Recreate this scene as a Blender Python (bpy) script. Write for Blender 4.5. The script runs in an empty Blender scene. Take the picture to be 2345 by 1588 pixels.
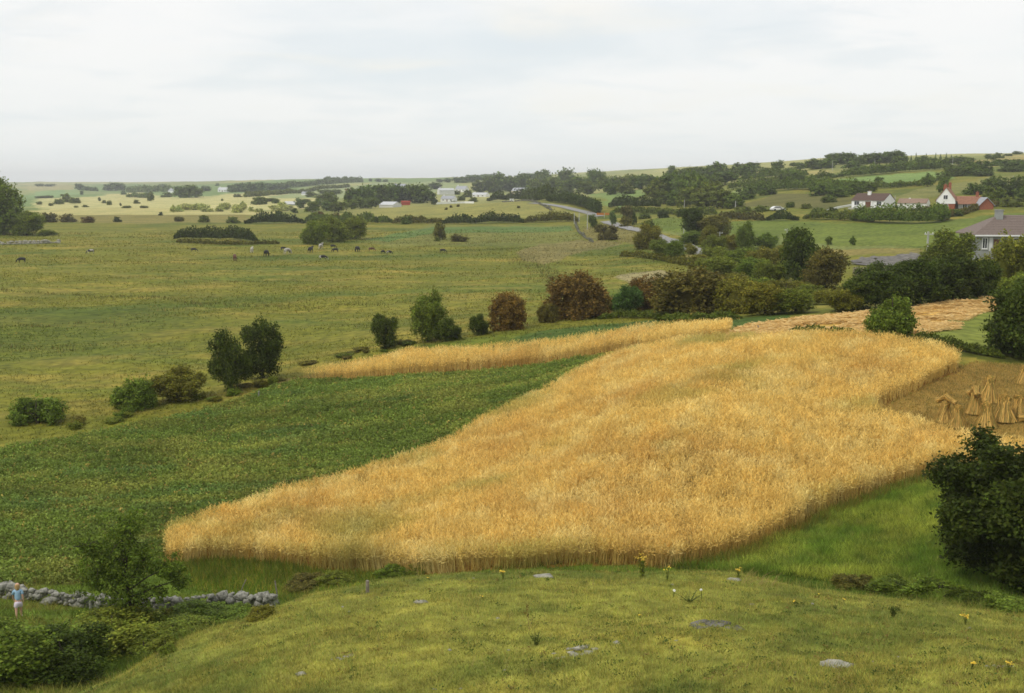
import bpy, math, random
import numpy as np
from mathutils import Vector, Matrix

R = math.radians
rng = np.random.default_rng(11)
random.seed(5)
sc = bpy.context.scene
COL = sc.collection
EYE = 20.0
F = 2500.0                      # focal length in photograph pixels
PITCH = R(8.4)
CP, SP = math.cos(PITCH), math.sin(PITCH)

# ------------------------------------------------------------------ colour helpers
def lin(c):
    c = np.asarray(c, float) / 255.0
    return np.where(c <= 0.04045, c / 12.92, ((c + 0.055) / 1.055) ** 2.4)
GK = 0.86
def G_(r, g, b, k=1.0):         # albedo from a measured sRGB tone
    return np.clip(lin((r, g, b)) * GK * k, 0, 0.85)

# ------------------------------------------------------------------ noise
def vnoise(x, y, seed=0):
    x = np.asarray(x, float); y = np.asarray(y, float)
    xi = np.floor(x).astype(np.int64); yi = np.floor(y).astype(np.int64)
    fx = x - xi; fy = y - yi
    fx = fx * fx * (3 - 2 * fx); fy = fy * fy * (3 - 2 * fy)
    def h(a, b):
        n = (a * 374761393 + b * 668265263 + seed * 974711) & 0x7fffffff
        n = ((n ^ (n >> 13)) * 1274126177) & 0x7fffffff
        return ((n ^ (n >> 16)) & 0xffff) / 65535.0
    a = h(xi, yi); b = h(xi + 1, yi); c = h(xi, yi + 1); d = h(xi + 1, yi + 1)
    return (a * (1 - fx) + b * fx) * (1 - fy) + (c * (1 - fx) + d * fx) * fy
def fbm(x, y, seed=0, o=4):
    s = 0; a = 0.5; t = 0
    for i in range(o):
        s = s + a * vnoise(x * 2 ** i + 17.3 * i, y * 2 ** i - 9.1 * i, seed + i); t += a; a *= 0.55
    return s / t                # 0..1

# ------------------------------------------------------------------ terrain height field
FAR_L = [(263, -18), (400, -17.6), (690, -17.7), (1000, -17.7), (1500, -17.2), (2500, -9), (3500, 1), (4500, 9), (6500, 6)]
COLS = [
 (-600, [(8, -11.5), (20, -13.5), (28, -15.3), (34, -16.5), (42, -17.05), (46, -18.2), (56, -18.6), (100, -18.6)] + FAR_L),
 (0,    [(8, -11), (20, -13.2), (28, -15.2), (34, -16.4), (42, -17.05), (46, -18.2), (56, -18.6), (100, -18.6)] + FAR_L),
 (200,  [(8, -9.5), (22, -11.8), (28, -13.6), (33, -16.2), (38, -17.3), (42, -17.6), (46, -18.2), (56, -18.5), (100, -18.5)] + FAR_L),
 (430,  [(8, -9), (24, -11.65), (30, -13), (36, -16.6), (41, -17.6), (46, -18.2), (56, -18.4), (100, -18.2), (263, -18), (400, -17.6), (690, -17.6), (1000, -16.8), (1500, -13), (2500, -2), (3500, 9), (4500, 12), (6500, 10)]),
 (700,  [(8, -8.7), (22, -10.7), (34, -13.2), (40, -16.8), (46, -18), (51, -18.2), (66, -17.9), (100, -17.5), (130, -17.8), (263, -18), (370, -17.6), (590, -17.5), (760, -16.5), (850, -15), (1600, -9.0), (3000, 13), (4500, 17), (6500, 15)]),
 (1200, [(8, -8.5), (21, -10.2), (34, -12.4), (40, -15.7), (44, -16.0), (58.5, -16.1), (80, -15.4), (92, -15.7), (112, -14.75), (150, -16.4), (255, -17.7), (370, -16.8), (450, -16), (520, -13.4), (640, -9.3), (800, -12), (1300, -7.8), (2200, 14), (3500, 26), (6500, 30)]),
 (1600, [(8, -8.4), (20, -9.7), (35, -12.8), (41, -15.4), (45, -15.5), (58, -13.5), (66, -12.6), (80, -11.7), (88, -12.3), (100, -12.6), (112, -13.4), (140, -14.8), (180, -15.4), (235, -15.4), (285, -15.2), (400, -11.9), (520, -9.2), (800, 1.6), (1300, 18), (1700, 27), (3500, 50), (6500, 60)]),
 (2000, [(8, -8.3), (19.5, -9.45), (32, -12.5), (37, -14.6), (40, -15), (44, -14.9), (52, -14.3), (60, -12.95), (70, -11.4), (76, -10.8), (88, -11.05), (106, -11.6), (125, -13.5), (190, -13.9), (245, -13), (340, -10.1), (390, -6.9), (520, -1), (720, 10), (1300, 33), (2500, 45), (6500, 50)]),
 (2400, [(8, -8.2), (19, -9.2), (30, -12.3), (36, -14.2), (39, -14), (56, -13), (58.5, -12.6), (72, -11.7), (76, -11.4), (90, -10.95), (112, -10.9), (160, -11.1), (170, -10.7), (300, -8.9), (360, -6.4), (500, 1), (700, 12.6), (1100, 31), (2500, 50), (6500, 55)]),
 (3000, [(8, -8.2), (19, -9.2), (30, -12.3), (36, -14.2), (39, -14), (56, -13), (58.5, -12.6), (72, -11.7), (76, -11.4), (90, -10.95), (112, -10.9), (160, -10.6), (170, -10.2), (300, -7.9), (360, -5.4), (500, 3), (700, 15), (1100, 33), (2500, 50), (6500, 55)]),
]
def pchip(xk, yk, x):
    xk = np.asarray(xk, float); yk = np.asarray(yk, float)
    h = np.diff(xk); d = np.diff(yk, axis=0) / h[:, None] if yk.ndim > 1 else np.diff(yk) / h
    m = np.zeros_like(yk)
    hh = h[:, None] if yk.ndim > 1 else h
    w1 = 2 * hh[1:] + hh[:-1]; w2 = hh[1:] + 2 * hh[:-1]
    with np.errstate(divide='ignore', invalid='ignore'):
        mm = (w1 + w2) / (w1 / d[:-1] + w2 / d[1:])
    mm = np.where(d[:-1] * d[1:] > 0, mm, 0)
    m[1:-1] = mm; m[0] = d[0]; m[-1] = d[-1]
    i = np.clip(np.searchsorted(xk, x) - 1, 0, len(xk) - 2)
    t = np.clip((x - xk[i]) / h[i], 0, 1)
    hi = h[i]
    if yk.ndim > 1: t = t[:, None]; hi = hi[:, None]
    return ((2*t**3-3*t**2+1)*yk[i] + (t**3-2*t**2+t)*hi*m[i] + (-2*t**3+3*t**2)*yk[i+1] + (t**3-t**2)*hi*m[i+1])
L0, L1, NL = math.log(8), math.log(6500), 900
lg = np.linspace(L0, L1, NL)
tab = np.array([pchip([math.log(a) for a, b in c], [b for a, b in c], lg) for u, c in COLS])
U0, U1, NU = -600, 3000, 361
ug = np.linspace(U0, U1, NU)
TAB = pchip([u for u, c in COLS], tab, ug)          # NU x NL
ker = np.array([1, 2, 3, 2, 1]) / 9.0
for _ in range(2):
    TAB = sum(k * np.take(TAB, np.clip(np.arange(NU) + o, 0, NU - 1), axis=0) for k, o in zip(ker, range(-2, 3)))
    TAB = sum(k * np.take(TAB, np.clip(np.arange(NL) + o, 0, NL - 1), axis=1) for k, o in zip(ker, range(-2, 3)))
def tlook(u, L):
    fu = np.clip((u - U0) / (U1 - U0) * (NU - 1), 0, NU - 1.001); fl = np.clip((L - L0) / (L1 - L0) * (NL - 1), 0, NL - 1.001)
    i = fu.astype(int); j = fl.astype(int); a = fu - i; b = fl - j
    return (TAB[i, j]*(1-a)+TAB[i+1, j]*a)*(1-b) + (TAB[i, j+1]*(1-a)+TAB[i+1, j+1]*a)*b
def bumps(x, y):
    d = np.maximum(y, 8)
    near = np.clip((60 - d) / 20, 0, 1)
    b = near * ((fbm(x / 2.6, y / 2.6, 3) - .5) * .34 + (fbm(x / .8, y / .5, 5, 3) - .5) * .17)
    mid = np.clip((d - 50) / 40, 0, 1) * np.clip((600 - d) / 300, 0, 1)
    b = b + mid * ((fbm(x / 14, y / 14, 8) - .5) * .9 + (fbm(x / 3, y / 3, 9, 2) - .5) * .25)
    far = np.clip((d - 500) / 600, 0, 1)
    b = b + far * (fbm(x / 140, y / 140, 12, 3) - .5) * np.minimum(d, 3500) * .0045
    return b
def H(x, y):
    x = np.asarray(x, float); y = np.asarray(y, float)
    Y = np.maximum(y, 8.0); a = x / Y; L = np.log(Y)
    u = 1172.5 + F * a * 1.0
    for _ in range(3):
        z = tlook(u, L); s = z / Y
        k = (SP + s * CP) / (CP - s * SP)
        u = 1172.5 + F * a * (CP + SP * k)
    return tlook(u, L) + bumps(x, y) + EYE
YS = np.exp(np.linspace(math.log(14), math.log(6400), 3600))
def ray(u, v):
    k = (794 - v) / F; yc = CP + SP * k
    return (u - 1172.5) / F / yc, (-SP + CP * k) / yc
def unp(u, v):
    """pixel of the photograph -> point on the ground"""
    a, s = ray(u, v)
    z = EYE + s * YS
    h = H(a * YS, YS)
    hit = np.nonzero(z <= h)[0]
    if len(hit) and hit[0] > 0:
        i = hit[0]
        t = (z[i-1] - h[i-1]) / ((z[i-1] - h[i-1]) - (z[i] - h[i]) + 1e-9)
        Y = YS[i-1] + t * (YS[i] - YS[i-1])
    elif len(hit): Y = YS[0]
    else:
        m = (YS > 300); q = np.where(m, (h - EYE) / YS, -9); Y = YS[int(np.argmax(q))]
    x = a * Y
    return np.array([x, Y, float(H(x, Y))])
def uY(u, Y):
    a = (u - 1172.5) / F
    for _ in range(3):
        s = (float(H(a * Y, Y)) - EYE) / Y
        k = (SP + s * CP) / (CP - s * SP); a = (u - 1172.5) / F / (CP + SP * k)
    return np.array([a * Y, Y, float(H(a * Y, Y))])
def depth(P): return P[1] * CP + (EYE - P[2]) * SP
def px(P): return depth(P) / F                      # metres per photograph pixel at P
def wpoly(pts):
    out = []
    for p in pts:
        out.append(uY(p[1], p[2])[:2] if p[0] == 'Y' else unp(*p)[:2])
    return np.array(out)
def inpoly(poly, x, y):
    r = np.zeros(x.shape, bool); n = len(poly)
    m = (x >= poly[:, 0].min()) & (x <= poly[:, 0].max()) & (y >= poly[:, 1].min()) & (y <= poly[:, 1].max())
    xs, ys = x[m], y[m]; q = np.zeros(xs.shape, bool)
    for i in range(n):
        x1, y1 = poly[i]; x2, y2 = poly[(i + 1) % n]
        if y1 == y2: continue
        c = ((y1 > ys) != (y2 > ys)) & (xs < (x2 - x1) * (ys - y1) / (y2 - y1) + x1)
        q ^= c
    r[m] = q
    return r

# ------------------------------------------------------------------ object helpers
def tag(o, label=None, cat=None, group=None, kind=None):
    if label: o['label'] = label
    if cat: o['category'] = cat
    if group: o['group'] = group
    if kind: o['kind'] = kind
    return o
def link(name, me, parent=None, mats=()):
    for m in mats: me.materials.append(m)
    o = bpy.data.objects.new(name, me); COL.objects.link(o)
    if parent: o.parent = parent
    return o
def empty(name, loc, rz=0.0, scale=None):
    o = bpy.data.objects.new(name, None); COL.objects.link(o)
    o.location = loc; o.rotation_euler = (0, 0, rz); o.empty_display_size = .3
    if scale is not None: o.scale = scale
    return o
def fastmesh(name, V, Fc, cols=None, mi=None, smooth=False):
    """V Nx3, Fc MxK (all faces the same size)"""
    me = bpy.data.meshes.new(name)
    V = np.ascontiguousarray(V, np.float32); Fc = np.ascontiguousarray(Fc, np.int32)
    m, k = Fc.shape
    me.vertices.add(len(V)); me.vertices.foreach_set('co', V.ravel())
    me.loops.add(m * k); me.loops.foreach_set('vertex_index', Fc.ravel())
    me.polygons.add(m); me.polygons.foreach_set('loop_start', np.arange(0, m * k, k, dtype=np.int32))
    if mi is not None: me.polygons.foreach_set('material_index', np.ascontiguousarray(mi, np.int32))
    if smooth: me.polygons.foreach_set('use_smooth', np.ones(m, bool))
    if cols is not None:
        at = me.attributes.new('Col', 'FLOAT_COLOR', 'POINT')
        c4 = np.ones((len(V), 4), np.float32); c4[:, :3] = cols
        at.data.foreach_set('color', c4.ravel())
    me.update(calc_edges=True)
    return me
class Geo:
    def __init__(s): s.v = []; s.f = []; s.m = []
    def add(s, vs, fs, m=0):
        b = len(s.v); s.v += [tuple(map(float, p)) for p in vs]
        s.f += [tuple(i + b for i in f) for f in fs]; s.m += [m] * len(fs)
    def box(s, x0, x1, y0, y1, z0, z1, m=0):
        s.add([(x0,y0,z0),(x1,y0,z0),(x1,y1,z0),(x0,y1,z0),(x0,y0,z1),(x1,y0,z1),(x1,y1,z1),(x0,y1,z1)],
              [(0,3,2,1),(4,5,6,7),(0,1,5,4),(1,2,6,5),(2,3,7,6),(3,0,4,7)], m)
    def tube(s, pts, rad, n=8, m=0):
        pts = [np.array(p, float) for p in pts]; base = len(s.v); vs = []; fs = []
        for i, p in enumerate(pts):
            d = pts[min(i+1, len(pts)-1)] - pts[max(i-1, 0)]; d /= np.linalg.norm(d) + 1e-9
            q = np.array([1, 0, 0]) if abs(d[0]) < .8 else np.array([0, 1, 0])
            a = np.cross(d, q); a /= np.linalg.norm(a); b = np.cross(d, a)
            for j in range(n):
                t = 2 * math.pi * j / n
                vs.append(p + (a * math.cos(t) + b * math.sin(t)) * rad[i])
        for i in range(len(pts) - 1):
            for j in range(n):
                fs.append((i*n+j, i*n+(j+1) % n, (i+1)*n+(j+1) % n, (i+1)*n+j))
        fs.append(tuple(range(n))[::-1]); fs.append(tuple((len(pts)-1)*n+j for j in range(n)))
        s.add(vs, fs, m)
    def build(s, name, mats, parent=None, smooth=False):
        me = bpy.data.meshes.new(name); me.from_pydata(s.v, [], s.f)
        for i, p in enumerate(me.polygons): p.material_index = s.m[i]; p.use_smooth = smooth
        me.update()
        return link(name, me, parent, mats if isinstance(mats, (list, tuple)) else [mats])

# ------------------------------------------------------------------ materials
def newmat(name):
    m = bpy.data.materials.new(name); m.use_nodes = True
    nt = m.node_tree; nt.nodes.clear()
    return m, nt, nt.nodes, nt.links
def N(nodes, t, **kw):
    n = nodes.new(t)
    for k, v in kw.items(): setattr(n, k, v)
    return n
def mul(nodes, links, a, b, fac=1.0):
    x = N(nodes, 'ShaderNodeMix', data_type='RGBA', blend_type='MULTIPLY'); x.inputs[0].default_value = fac
    links.new(a, x.inputs[6]); links.new(b, x.inputs[7]); return x.outputs[2]
def ramp_noise(nodes, links, coord, scale, lo, hi, detail=4, a=.3, b=.7):
    n = N(nodes, 'ShaderNodeTexNoise'); n.inputs['Scale'].default_value = scale; n.inputs['Detail'].default_value = detail
    links.new(coord, n.inputs['Vector'])
    r = N(nodes, 'ShaderNodeValToRGB'); r.color_ramp.elements[0].position = a; r.color_ramp.elements[1].position = b
    r.color_ramp.elements[0].color = (*lo, 1); r.color_ramp.elements[1].color = (*hi, 1)
    links.new(n.outputs['Fac'], r.inputs['Fac']); return r.outputs['Color'], n.outputs['Fac']
def foliage_mat(name, trans=.25, objcol=True, spec=.1):
    m, nt, nd, lk = newmat(name)
    out = N(nd, 'ShaderNodeOutputMaterial'); at = N(nd, 'ShaderNodeAttribute', attribute_name='Col')
    c = at.outputs['Color']
    if objcol:
        oi = N(nd, 'ShaderNodeObjectInfo'); c = mul(nd, lk, c, oi.outputs['Color'])
    p = N(nd, 'ShaderNodeBsdfPrincipled'); p.inputs['Roughness'].default_value = .6
    p.inputs['Specular IOR Level'].default_value = spec
    t = N(nd, 'ShaderNodeBsdfTranslucent'); mx = N(nd, 'ShaderNodeMixShader'); mx.inputs[0].default_value = trans
    lk.new(c, p.inputs['Base Color']); lk.new(c, t.inputs['Color'])
    lk.new(p.outputs[0], mx.inputs[1]); lk.new(t.outputs[0], mx.inputs[2]); lk.new(mx.outputs[0], out.inputs[0])
    return m
M_LEAF = foliage_mat('leaf_foliage')
M_BLADE = foliage_mat('grass_blade', .3, False, .1)
M_STRAW = foliage_mat('ripe_straw', .25, False, .2)

def ground_mat():
    m, nt, nd, lk = newmat('ground_cover')
    out = N(nd, 'ShaderNodeOutputMaterial'); at = N(nd, 'ShaderNodeAttribute', attribute_name='Col')
    tc = N(nd, 'ShaderNodeTexCoord'); co = tc.outputs['Object']
    c1, f1 = ramp_noise(nd, lk, co, .9, (.58, .62, .6), (1.36, 1.32, 1.25), 10)
    c2, f2 = ramp_noise(nd, lk, co, .06, (.76, .82, .68), (1.22, 1.15, 1.05), 8)
    c = mul(nd, lk, mul(nd, lk, at.outputs['Color'], c1), c2)
    p = N(nd, 'ShaderNodeBsdfPrincipled'); p.inputs['Roughness'].default_value = .9; p.inputs['Specular IOR Level'].default_value = .1
    lk.new(c, p.inputs['Base Color'])
    nb = N(nd, 'ShaderNodeTexNoise'); nb.inputs['Scale'].default_value = 2.2; nb.inputs['Detail'].default_value = 8; lk.new(co, nb.inputs['Vector'])
    bp = N(nd, 'ShaderNodeBump'); bp.inputs['Strength'].default_value = .5; bp.inputs['Distance'].default_value = .25
    lk.new(nb.outputs['Fac'], bp.inputs['Height']); lk.new(bp.outputs[0], p.inputs['Normal'])
    lk.new(p.outputs[0], out.inputs[0])
    return m
M_GROUND = ground_mat()
def flat_mat(name, col, rough=.8, scale=3.0, var=.18, spec=.2, bump=.0):
    m, nt, nd, lk = newmat(name)
    out = N(nd, 'ShaderNodeOutputMaterial'); tc = N(nd, 'ShaderNodeTexCoord'); co = tc.outputs['Object']
    c = np.array(col)
    cc, f = ramp_noise(nd, lk, co, scale, tuple(np.clip(c * (1 - var), 0, 1)), tuple(np.clip(c * (1 + var), 0, 1)), 6)
    p = N(nd, 'ShaderNodeBsdfPrincipled'); p.inputs['Roughness'].default_value = rough; p.inputs['Specular IOR Level'].default_value = spec
    lk.new(cc, p.inputs['Base Color'])
    if bump:
        b = N(nd, 'ShaderNodeBump'); b.inputs['Strength'].default_value = bump; b.inputs['Distance'].default_value = .05
        lk.new(f, b.inputs['Height']); lk.new(b.outputs[0], p.inputs['Normal'])
    lk.new(p.outputs[0], out.inputs[0])
    return m
M_BARK = flat_mat('bark', (.06, .05, .035), .9, 6, .4, .1, .5)
M_STONE = flat_mat('limestone', (.24, .235, .20), .95, 9, .55, .05, .6)
M_ROCK = flat_mat('pale_limestone', (.30, .285, .23), .9, 6, .3, .15, .5)
M_WHITE = flat_mat('white_render', (.80, .80, .78), .8, .8, .04)
M_OFFW = flat_mat('weathered_white_render', (.62, .62, .60), .8, .8, .1)
M_CREAM = flat_mat('cream_render', (.60, .52, .36), .8, .8, .08)
M_GREYW = flat_mat('grey_render', (.29, .30, .28), .85, 1.5, .08)
M_TILE_BROWN = flat_mat('brown_roof_tiles', (.115, .075, .06), .8, 3, .2)
M_TILE_GREY = flat_mat('grey_brown_roof_tiles', (.18, .14, .12), .8, 4, .15)
M_TILE_RED = flat_mat('red_roof_tiles', (.30, .15, .095), .8, 2.5, .2)
M_TILE_TAN = flat_mat('faded_tan_roof', (.30, .21, .16), .8, 2.5, .15)
M_SLATE = flat_mat('pale_slate', (.36, .37, .40), .6, 2, .12)
M_BRICK = flat_mat('red_brick', (.29, .10, .055), .85, 4, .25)
M_GLASS = flat_mat('dark_window_glass', (.035, .04, .045), .15, 2, .2, .5)
M_WOOD = flat_mat('weathered_wood', (.22, .19, .15), .9, 8, .3, .1, .4)
M_BROWNDOOR = flat_mat('brown_door', (.13, .06, .035), .6, 3, .2)
M_CONC = flat_mat('concrete', (.42, .42, .38), .9, 3, .15)
M_TIN = flat_mat('pale_corrugated_iron', (.55, .56, .57), .5, 2, .1, .4)
M_RED = flat_mat('red_oxide_paint', (.34, .06, .03), .6, 2, .15)
M_ORANGE = flat_mat('orange_rust_paint', (.46, .17, .03), .7, 3, .2)
M_ROAD = flat_mat('worn_asphalt', (.27, .265, .255), .95, 2, .12, .03)
M_GRAVEL = flat_mat('grey_gravel', (.15, .14, .125), .95, 1.2, .5, .1, .6)
M_SKIN = flat_mat('skin', (.55, .33, .23), .6, 5, .05)
M_HAIR = flat_mat('fair_hair', (.40, .26, .11), .7, 20, .25)
M_BLUE = flat_mat('light_blue_cotton', (.27, .42, .55), .9, 8, .12)
M_LILAC = flat_mat('pale_lilac_cotton', (.62, .55, .62), .9, 8, .08)
M_YELLOW = flat_mat('yellow_petals', (.72, .50, .05), .7, 8, .15)
M_PALEFLOWER = flat_mat('white_petals', (.75, .75, .66), .7, 8, .1)
M_RUBBER = flat_mat('black_rubber', (.02, .02, .02), .8, 3, .1)
M_CARPAINT = flat_mat('white_car_paint', (.75, .75, .75), .3, 2, .03, .5)

# ------------------------------------------------------------------ leaf geometry
def unitv(a): return a / (np.linalg.norm(a, axis=-1, keepdims=True) + 1e-9)
def leafquads(P, size, out=None, aspect=.6, bias=.6):
    n = len(P); nn = rng.normal(size=(n, 3))
    if out is not None: nn = unitv(nn) + out * bias
    nn = unitv(nn); t = unitv(np.cross(nn, rng.normal(size=(n, 3)))); b = np.cross(nn, t)
    s = (size * rng.uniform(.6, 1.35, n))[:, None]
    V = np.stack([P - t*s, P + b*s*aspect + nn*s*.15, P + t*s, P - b*s*aspect + nn*s*.15], 1).reshape(-1, 3)
    return V, np.arange(4*n).reshape(n, 4)
def leafcols(n, k, var=.28, hue=.12, clump=None):
    g = rng.uniform(1 - var, 1 + var, n)
    if clump is not None: g = g * clump
    c = np.stack([g * rng.uniform(1 - hue, 1 + hue, n), g, g * rng.uniform(1 - hue, 1 + hue, n)], 1)
    return np.repeat(c, k, axis=0)
def ellipsoid(c, r, nu=10, nv=7, jit=.12):
    V = []; Fq = []
    for i in range(nv + 1):
        th = math.pi * i / nv
        for j in range(nu):
            ph = 2 * math.pi * j / nu; q = 1 + random.uniform(-jit, jit)
            V.append((c[0]+r[0]*q*math.sin(th)*math.cos(ph), c[1]+r[1]*q*math.sin(th)*math.sin(ph), c[2]+r[2]*q*math.cos(th)))
    for i in range(nv):
        for j in range(nu): Fq.append((i*nu+j, i*nu+(j+1) % nu, (i+1)*nu+(j+1) % nu, (i+1)*nu+j))
    return np.array(V), np.array(Fq)
def crown_lobes(kind):
    r = random.uniform; Ls = []
    if kind == 'round':
        Ls.append(((0, 0, .48), (.36, .36, .42)))
        for i in range(9):
            a = r(0, 6.28); z = r(.14, .82); q = .33 * math.sqrt(max(.2, 1 - ((z-.48)/.5)**2))
            s = r(.14, .21); Ls.append(((q*math.cos(a), q*math.sin(a), z), (s, s, s*.85)))
        Ls.append(((r(-.08, .08), r(-.08, .08), .74), (.27, .27, .2)))
    elif kind == 'bush':
        Ls.append(((0, 0, .42), (.34, .34, .42)))
        for i in range(10):
            a = r(0, 6.28); z = r(.12, .75); q = .32 * math.sqrt(max(.15, 1 - ((z-.4)/.6)**2))
            s = r(.13, .2); Ls.append(((q*math.cos(a), q*math.sin(a), z), (s, s, s)))
        Ls.append(((r(-.12, .12), r(-.12, .12), .8), (.16, .16, .18)))
    elif kind == 'haw':             # hawthorn: narrow foot, wide ragged head
        Ls.append(((0, 0, .55), (.3, .3, .4)))
        for i in range(18):
            a = r(0, 6.28); z = r(.22, .92); q = .36 * math.sqrt(max(.06, 1 - ((z-.54)/.44)**2)) * r(.8, 1.1)
            s = r(.08, .16); Ls.append(((q*math.cos(a), q*math.sin(a), z), (s, s, s*1.1)))
        Ls.append(((0, 0, .2), (.16, .16, .2)))
    elif kind == 'dome':
        Ls.append(((0, 0, .3), (.42, .42, .6)))
        for i in range(12):
            a = r(0, 6.28); z = r(.08, .78); q = .42 * math.sqrt(max(.05, 1 - (z/.98)**2))
            s = r(.1, .16); Ls.append(((q*math.cos(a)*.9, q*math.sin(a)*.9, z), (s, s, s*1.15)))
    elif kind == 'low':
        for i in range(14):
            a = r(0, 6.28); q = .38 * math.sqrt(r(0, 1)); s = r(.12, .2)
            Ls.append(((q*math.cos(a), q*math.sin(a), r(.15, .55)), (s, s, r(.25, .42))))
    elif kind == 'hero':
        Ls.append(((0, 0, .42), (.34, .34, .42)))
        for i in range(34):
            a = r(0, 6.28); z = r(.08, .92); q = .40 * math.sqrt(max(.1, 1 - ((z-.42)/.58)**2)) * r(.8, 1.08)
            s = r(.05, .14); Ls.append(((q*math.cos(a), q*math.sin(a), z), (s, s, s*r(.8, 1.3))))
    elif kind == 'shoots':
        for i in range(11):
            a = r(0, 6.28); q = .34 * math.sqrt(r(0, 1)); zt = r(.55, .95) * (1 - .35*q/.34)
            Ls.append(((q*math.cos(a), q*math.sin(a), zt*.55), (.13, .13, zt*.5)))
        Ls.append(((0, 0, .28), (.38, .38, .3)))
    return Ls
def crown_geo(kind, nc, per, leaf, spread=.045, core=.6, drop=.0, conifer=False):
    Ls = crown_lobes(kind) if not conifer else [((0, 0, .12 + .08*i), (.30*(1-i/11.5), .30*(1-i/11.5), .06)) for i in range(11)]
    w = np.array([l[1][0]*l[1][2] for l in Ls]); w /= w.sum()
    idx = rng.choice(len(Ls), nc, p=w)
    C = np.array([Ls[i][0] for i in idx]); Rr = np.array([Ls[i][1] for i in idx])
    d = unitv(rng.normal(size=(nc, 3))); q = rng.uniform(.72, 1.06, (nc, 1))
    cc = C + d * Rr * q; cc[:, 2] = np.maximum(cc[:, 2], .02)
    clump = rng.uniform(.55, 1.5, nc)
    P = np.repeat(cc, per, 0) + rng.normal(size=(nc*per, 3)) * spread
    P[:, 2] = np.maximum(P[:, 2], .0)
    out = unitv(P - np.array([0, 0, .4]))
    V, Q = leafquads(P, leaf, out)
    cols = leafcols(len(P), 4, clump=np.repeat(clump, per))
    Vs = [V]; Fs = [Q]; Cs = [cols]; b = len(V)
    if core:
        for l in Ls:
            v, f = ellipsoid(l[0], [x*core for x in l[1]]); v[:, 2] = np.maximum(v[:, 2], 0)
            Vs.append(v); Fs.append(f + b); Cs.append(np.full((len(v), 3), .6)); b += len(v)  # core filler toned darker than the leaves: inner crown shade put into colour
    return np.concatenate(Vs), np.concatenate(Fs), np.concatenate(Cs)
def trunk_geo(h0=.45, r=.03, limbs=6, spread=.3):
    g = Geo(); pts = [(0, 0, -.05), (random.uniform(-.01, .01), 0, h0*.5), (random.uniform(-.03, .03), random.uniform(-.03, .03), h0), (0, 0, .75)]
    g.tube(pts, [r*1.3, r, r*.75, r*.2], 7)
    for i in range(limbs):
        a = 6.28*i/limbs + random.uniform(-.4, .4); z0 = random.uniform(h0*.4, h0*1.1); q = random.uniform(.5, 1)*spread
        g.tube([(0, 0, z0), (q*.5*math.cos(a), q*.5*math.sin(a), z0+.14), (q*math.cos(a), q*math.sin(a), z0+random.uniform(.2, .38))], [r*.55, r*.35, r*.12], 5)
    return g
FAR = {}; MID = {}
def far_proto(kind, i, nc=110, per=11, leaf=.052):
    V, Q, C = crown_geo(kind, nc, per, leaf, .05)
    g = trunk_geo(.3, .022, 3, .2); tv = np.array(g.v); tq = np.array([f for f in g.f if len(f) == 4])
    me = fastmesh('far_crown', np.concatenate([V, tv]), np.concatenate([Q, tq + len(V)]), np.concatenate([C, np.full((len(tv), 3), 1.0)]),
                  np.concatenate([np.zeros(len(Q)), np.ones(len(tq))]))
    me.materials.append(M_LEAF); me.materials.append(M_BARK)
    return me
for k, n in (('round', 5), ('bush', 5), ('dome', 3), ('low', 3)):
    FAR[k] = [far_proto(k, i) for i in range(n)]
def conifer_proto():
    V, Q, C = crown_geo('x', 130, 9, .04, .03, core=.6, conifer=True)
    me = fastmesh('far_conifer', V, Q, C); me.materials.append(M_LEAF); return me
FAR['conifer'] = [conifer_proto() for i in range(2)]
def mid_proto(kind, nc=520, per=20, leaf=.023, core=.58, spread=.036):
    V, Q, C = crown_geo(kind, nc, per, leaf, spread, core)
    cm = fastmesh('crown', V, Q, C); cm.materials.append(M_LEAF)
    to = trunk_geo(.35, .028, 6, .28)
    tm = bpy.data.meshes.new('trunk'); tm.from_pydata(to.v, [], to.f); tm.materials.append(M_BARK)
    return cm, tm
for k, n in (('round', 2), ('bush', 3), ('haw', 4), ('dome', 3), ('low', 2)):
    MID[k] = [mid_proto(k, 620, 18, .022, .34, .040) if k == 'haw' else mid_proto(k) for i in range(n)]

TINT = dict(
  green=G_(64, 82, 38), dark=G_(44, 58, 26), deep=G_(38, 50, 22), mid=G_(70, 84, 40), light=G_(100, 116, 58), olive=G_(80, 81, 38),
  russet=G_(92, 70, 38), brown=G_(86, 77, 40), teal=G_(50, 74, 46), bluegreen=G_(72, 92, 66), pale=G_(134, 144, 104), gorse=G_(86, 86, 36))
def tint(t, k=2.35):
    c = TINT[t] * (np.array([.78, .86, .55]) if t in ('russet', 'brown') else np.array([1.0, 1.04, .62]) if t == 'gorse' else np.array([1.16, 1.06, .55]) if t in ('olive', 'pale', 'light') else np.array([1.32, 1.1, .55])) * k * rng.uniform(.88, 1.12) * np.array([rng.uniform(.94, 1.06), 1, rng.uniform(.94, 1.06)])
    return tuple(np.clip(c, 0, .6)) + (1.0,)
def spot(u, vb, w):
    s = -ray(u, vb)[1]
    return unp(u, vb - .32 * w * max(s, 0))
def far_tree(u, vb, w, h, kind, t, name, label, cat, group=None):
    if kind == 'bush' and w > 1.12 * h: kind = 'dome'
    P = spot(u, vb, w); m = px(P)
    o = bpy.data.objects.new(name, random.choice(FAR[kind])); COL.objects.link(o)
    o.location = (P[0], P[1], P[2] - .03 * h * m); fw = 1.32 if kind == 'round' else 1.06; o.scale = (w*m*fw, w*m*fw, h*m*1.08); o.rotation_euler = (0, 0, random.uniform(0, 6.28))
    c_ = tint(t); o.color = (c_[0] * .78, c_[1] * .80, c_[2] * .9, 1)
    return tag(o, label, cat, group)
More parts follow.
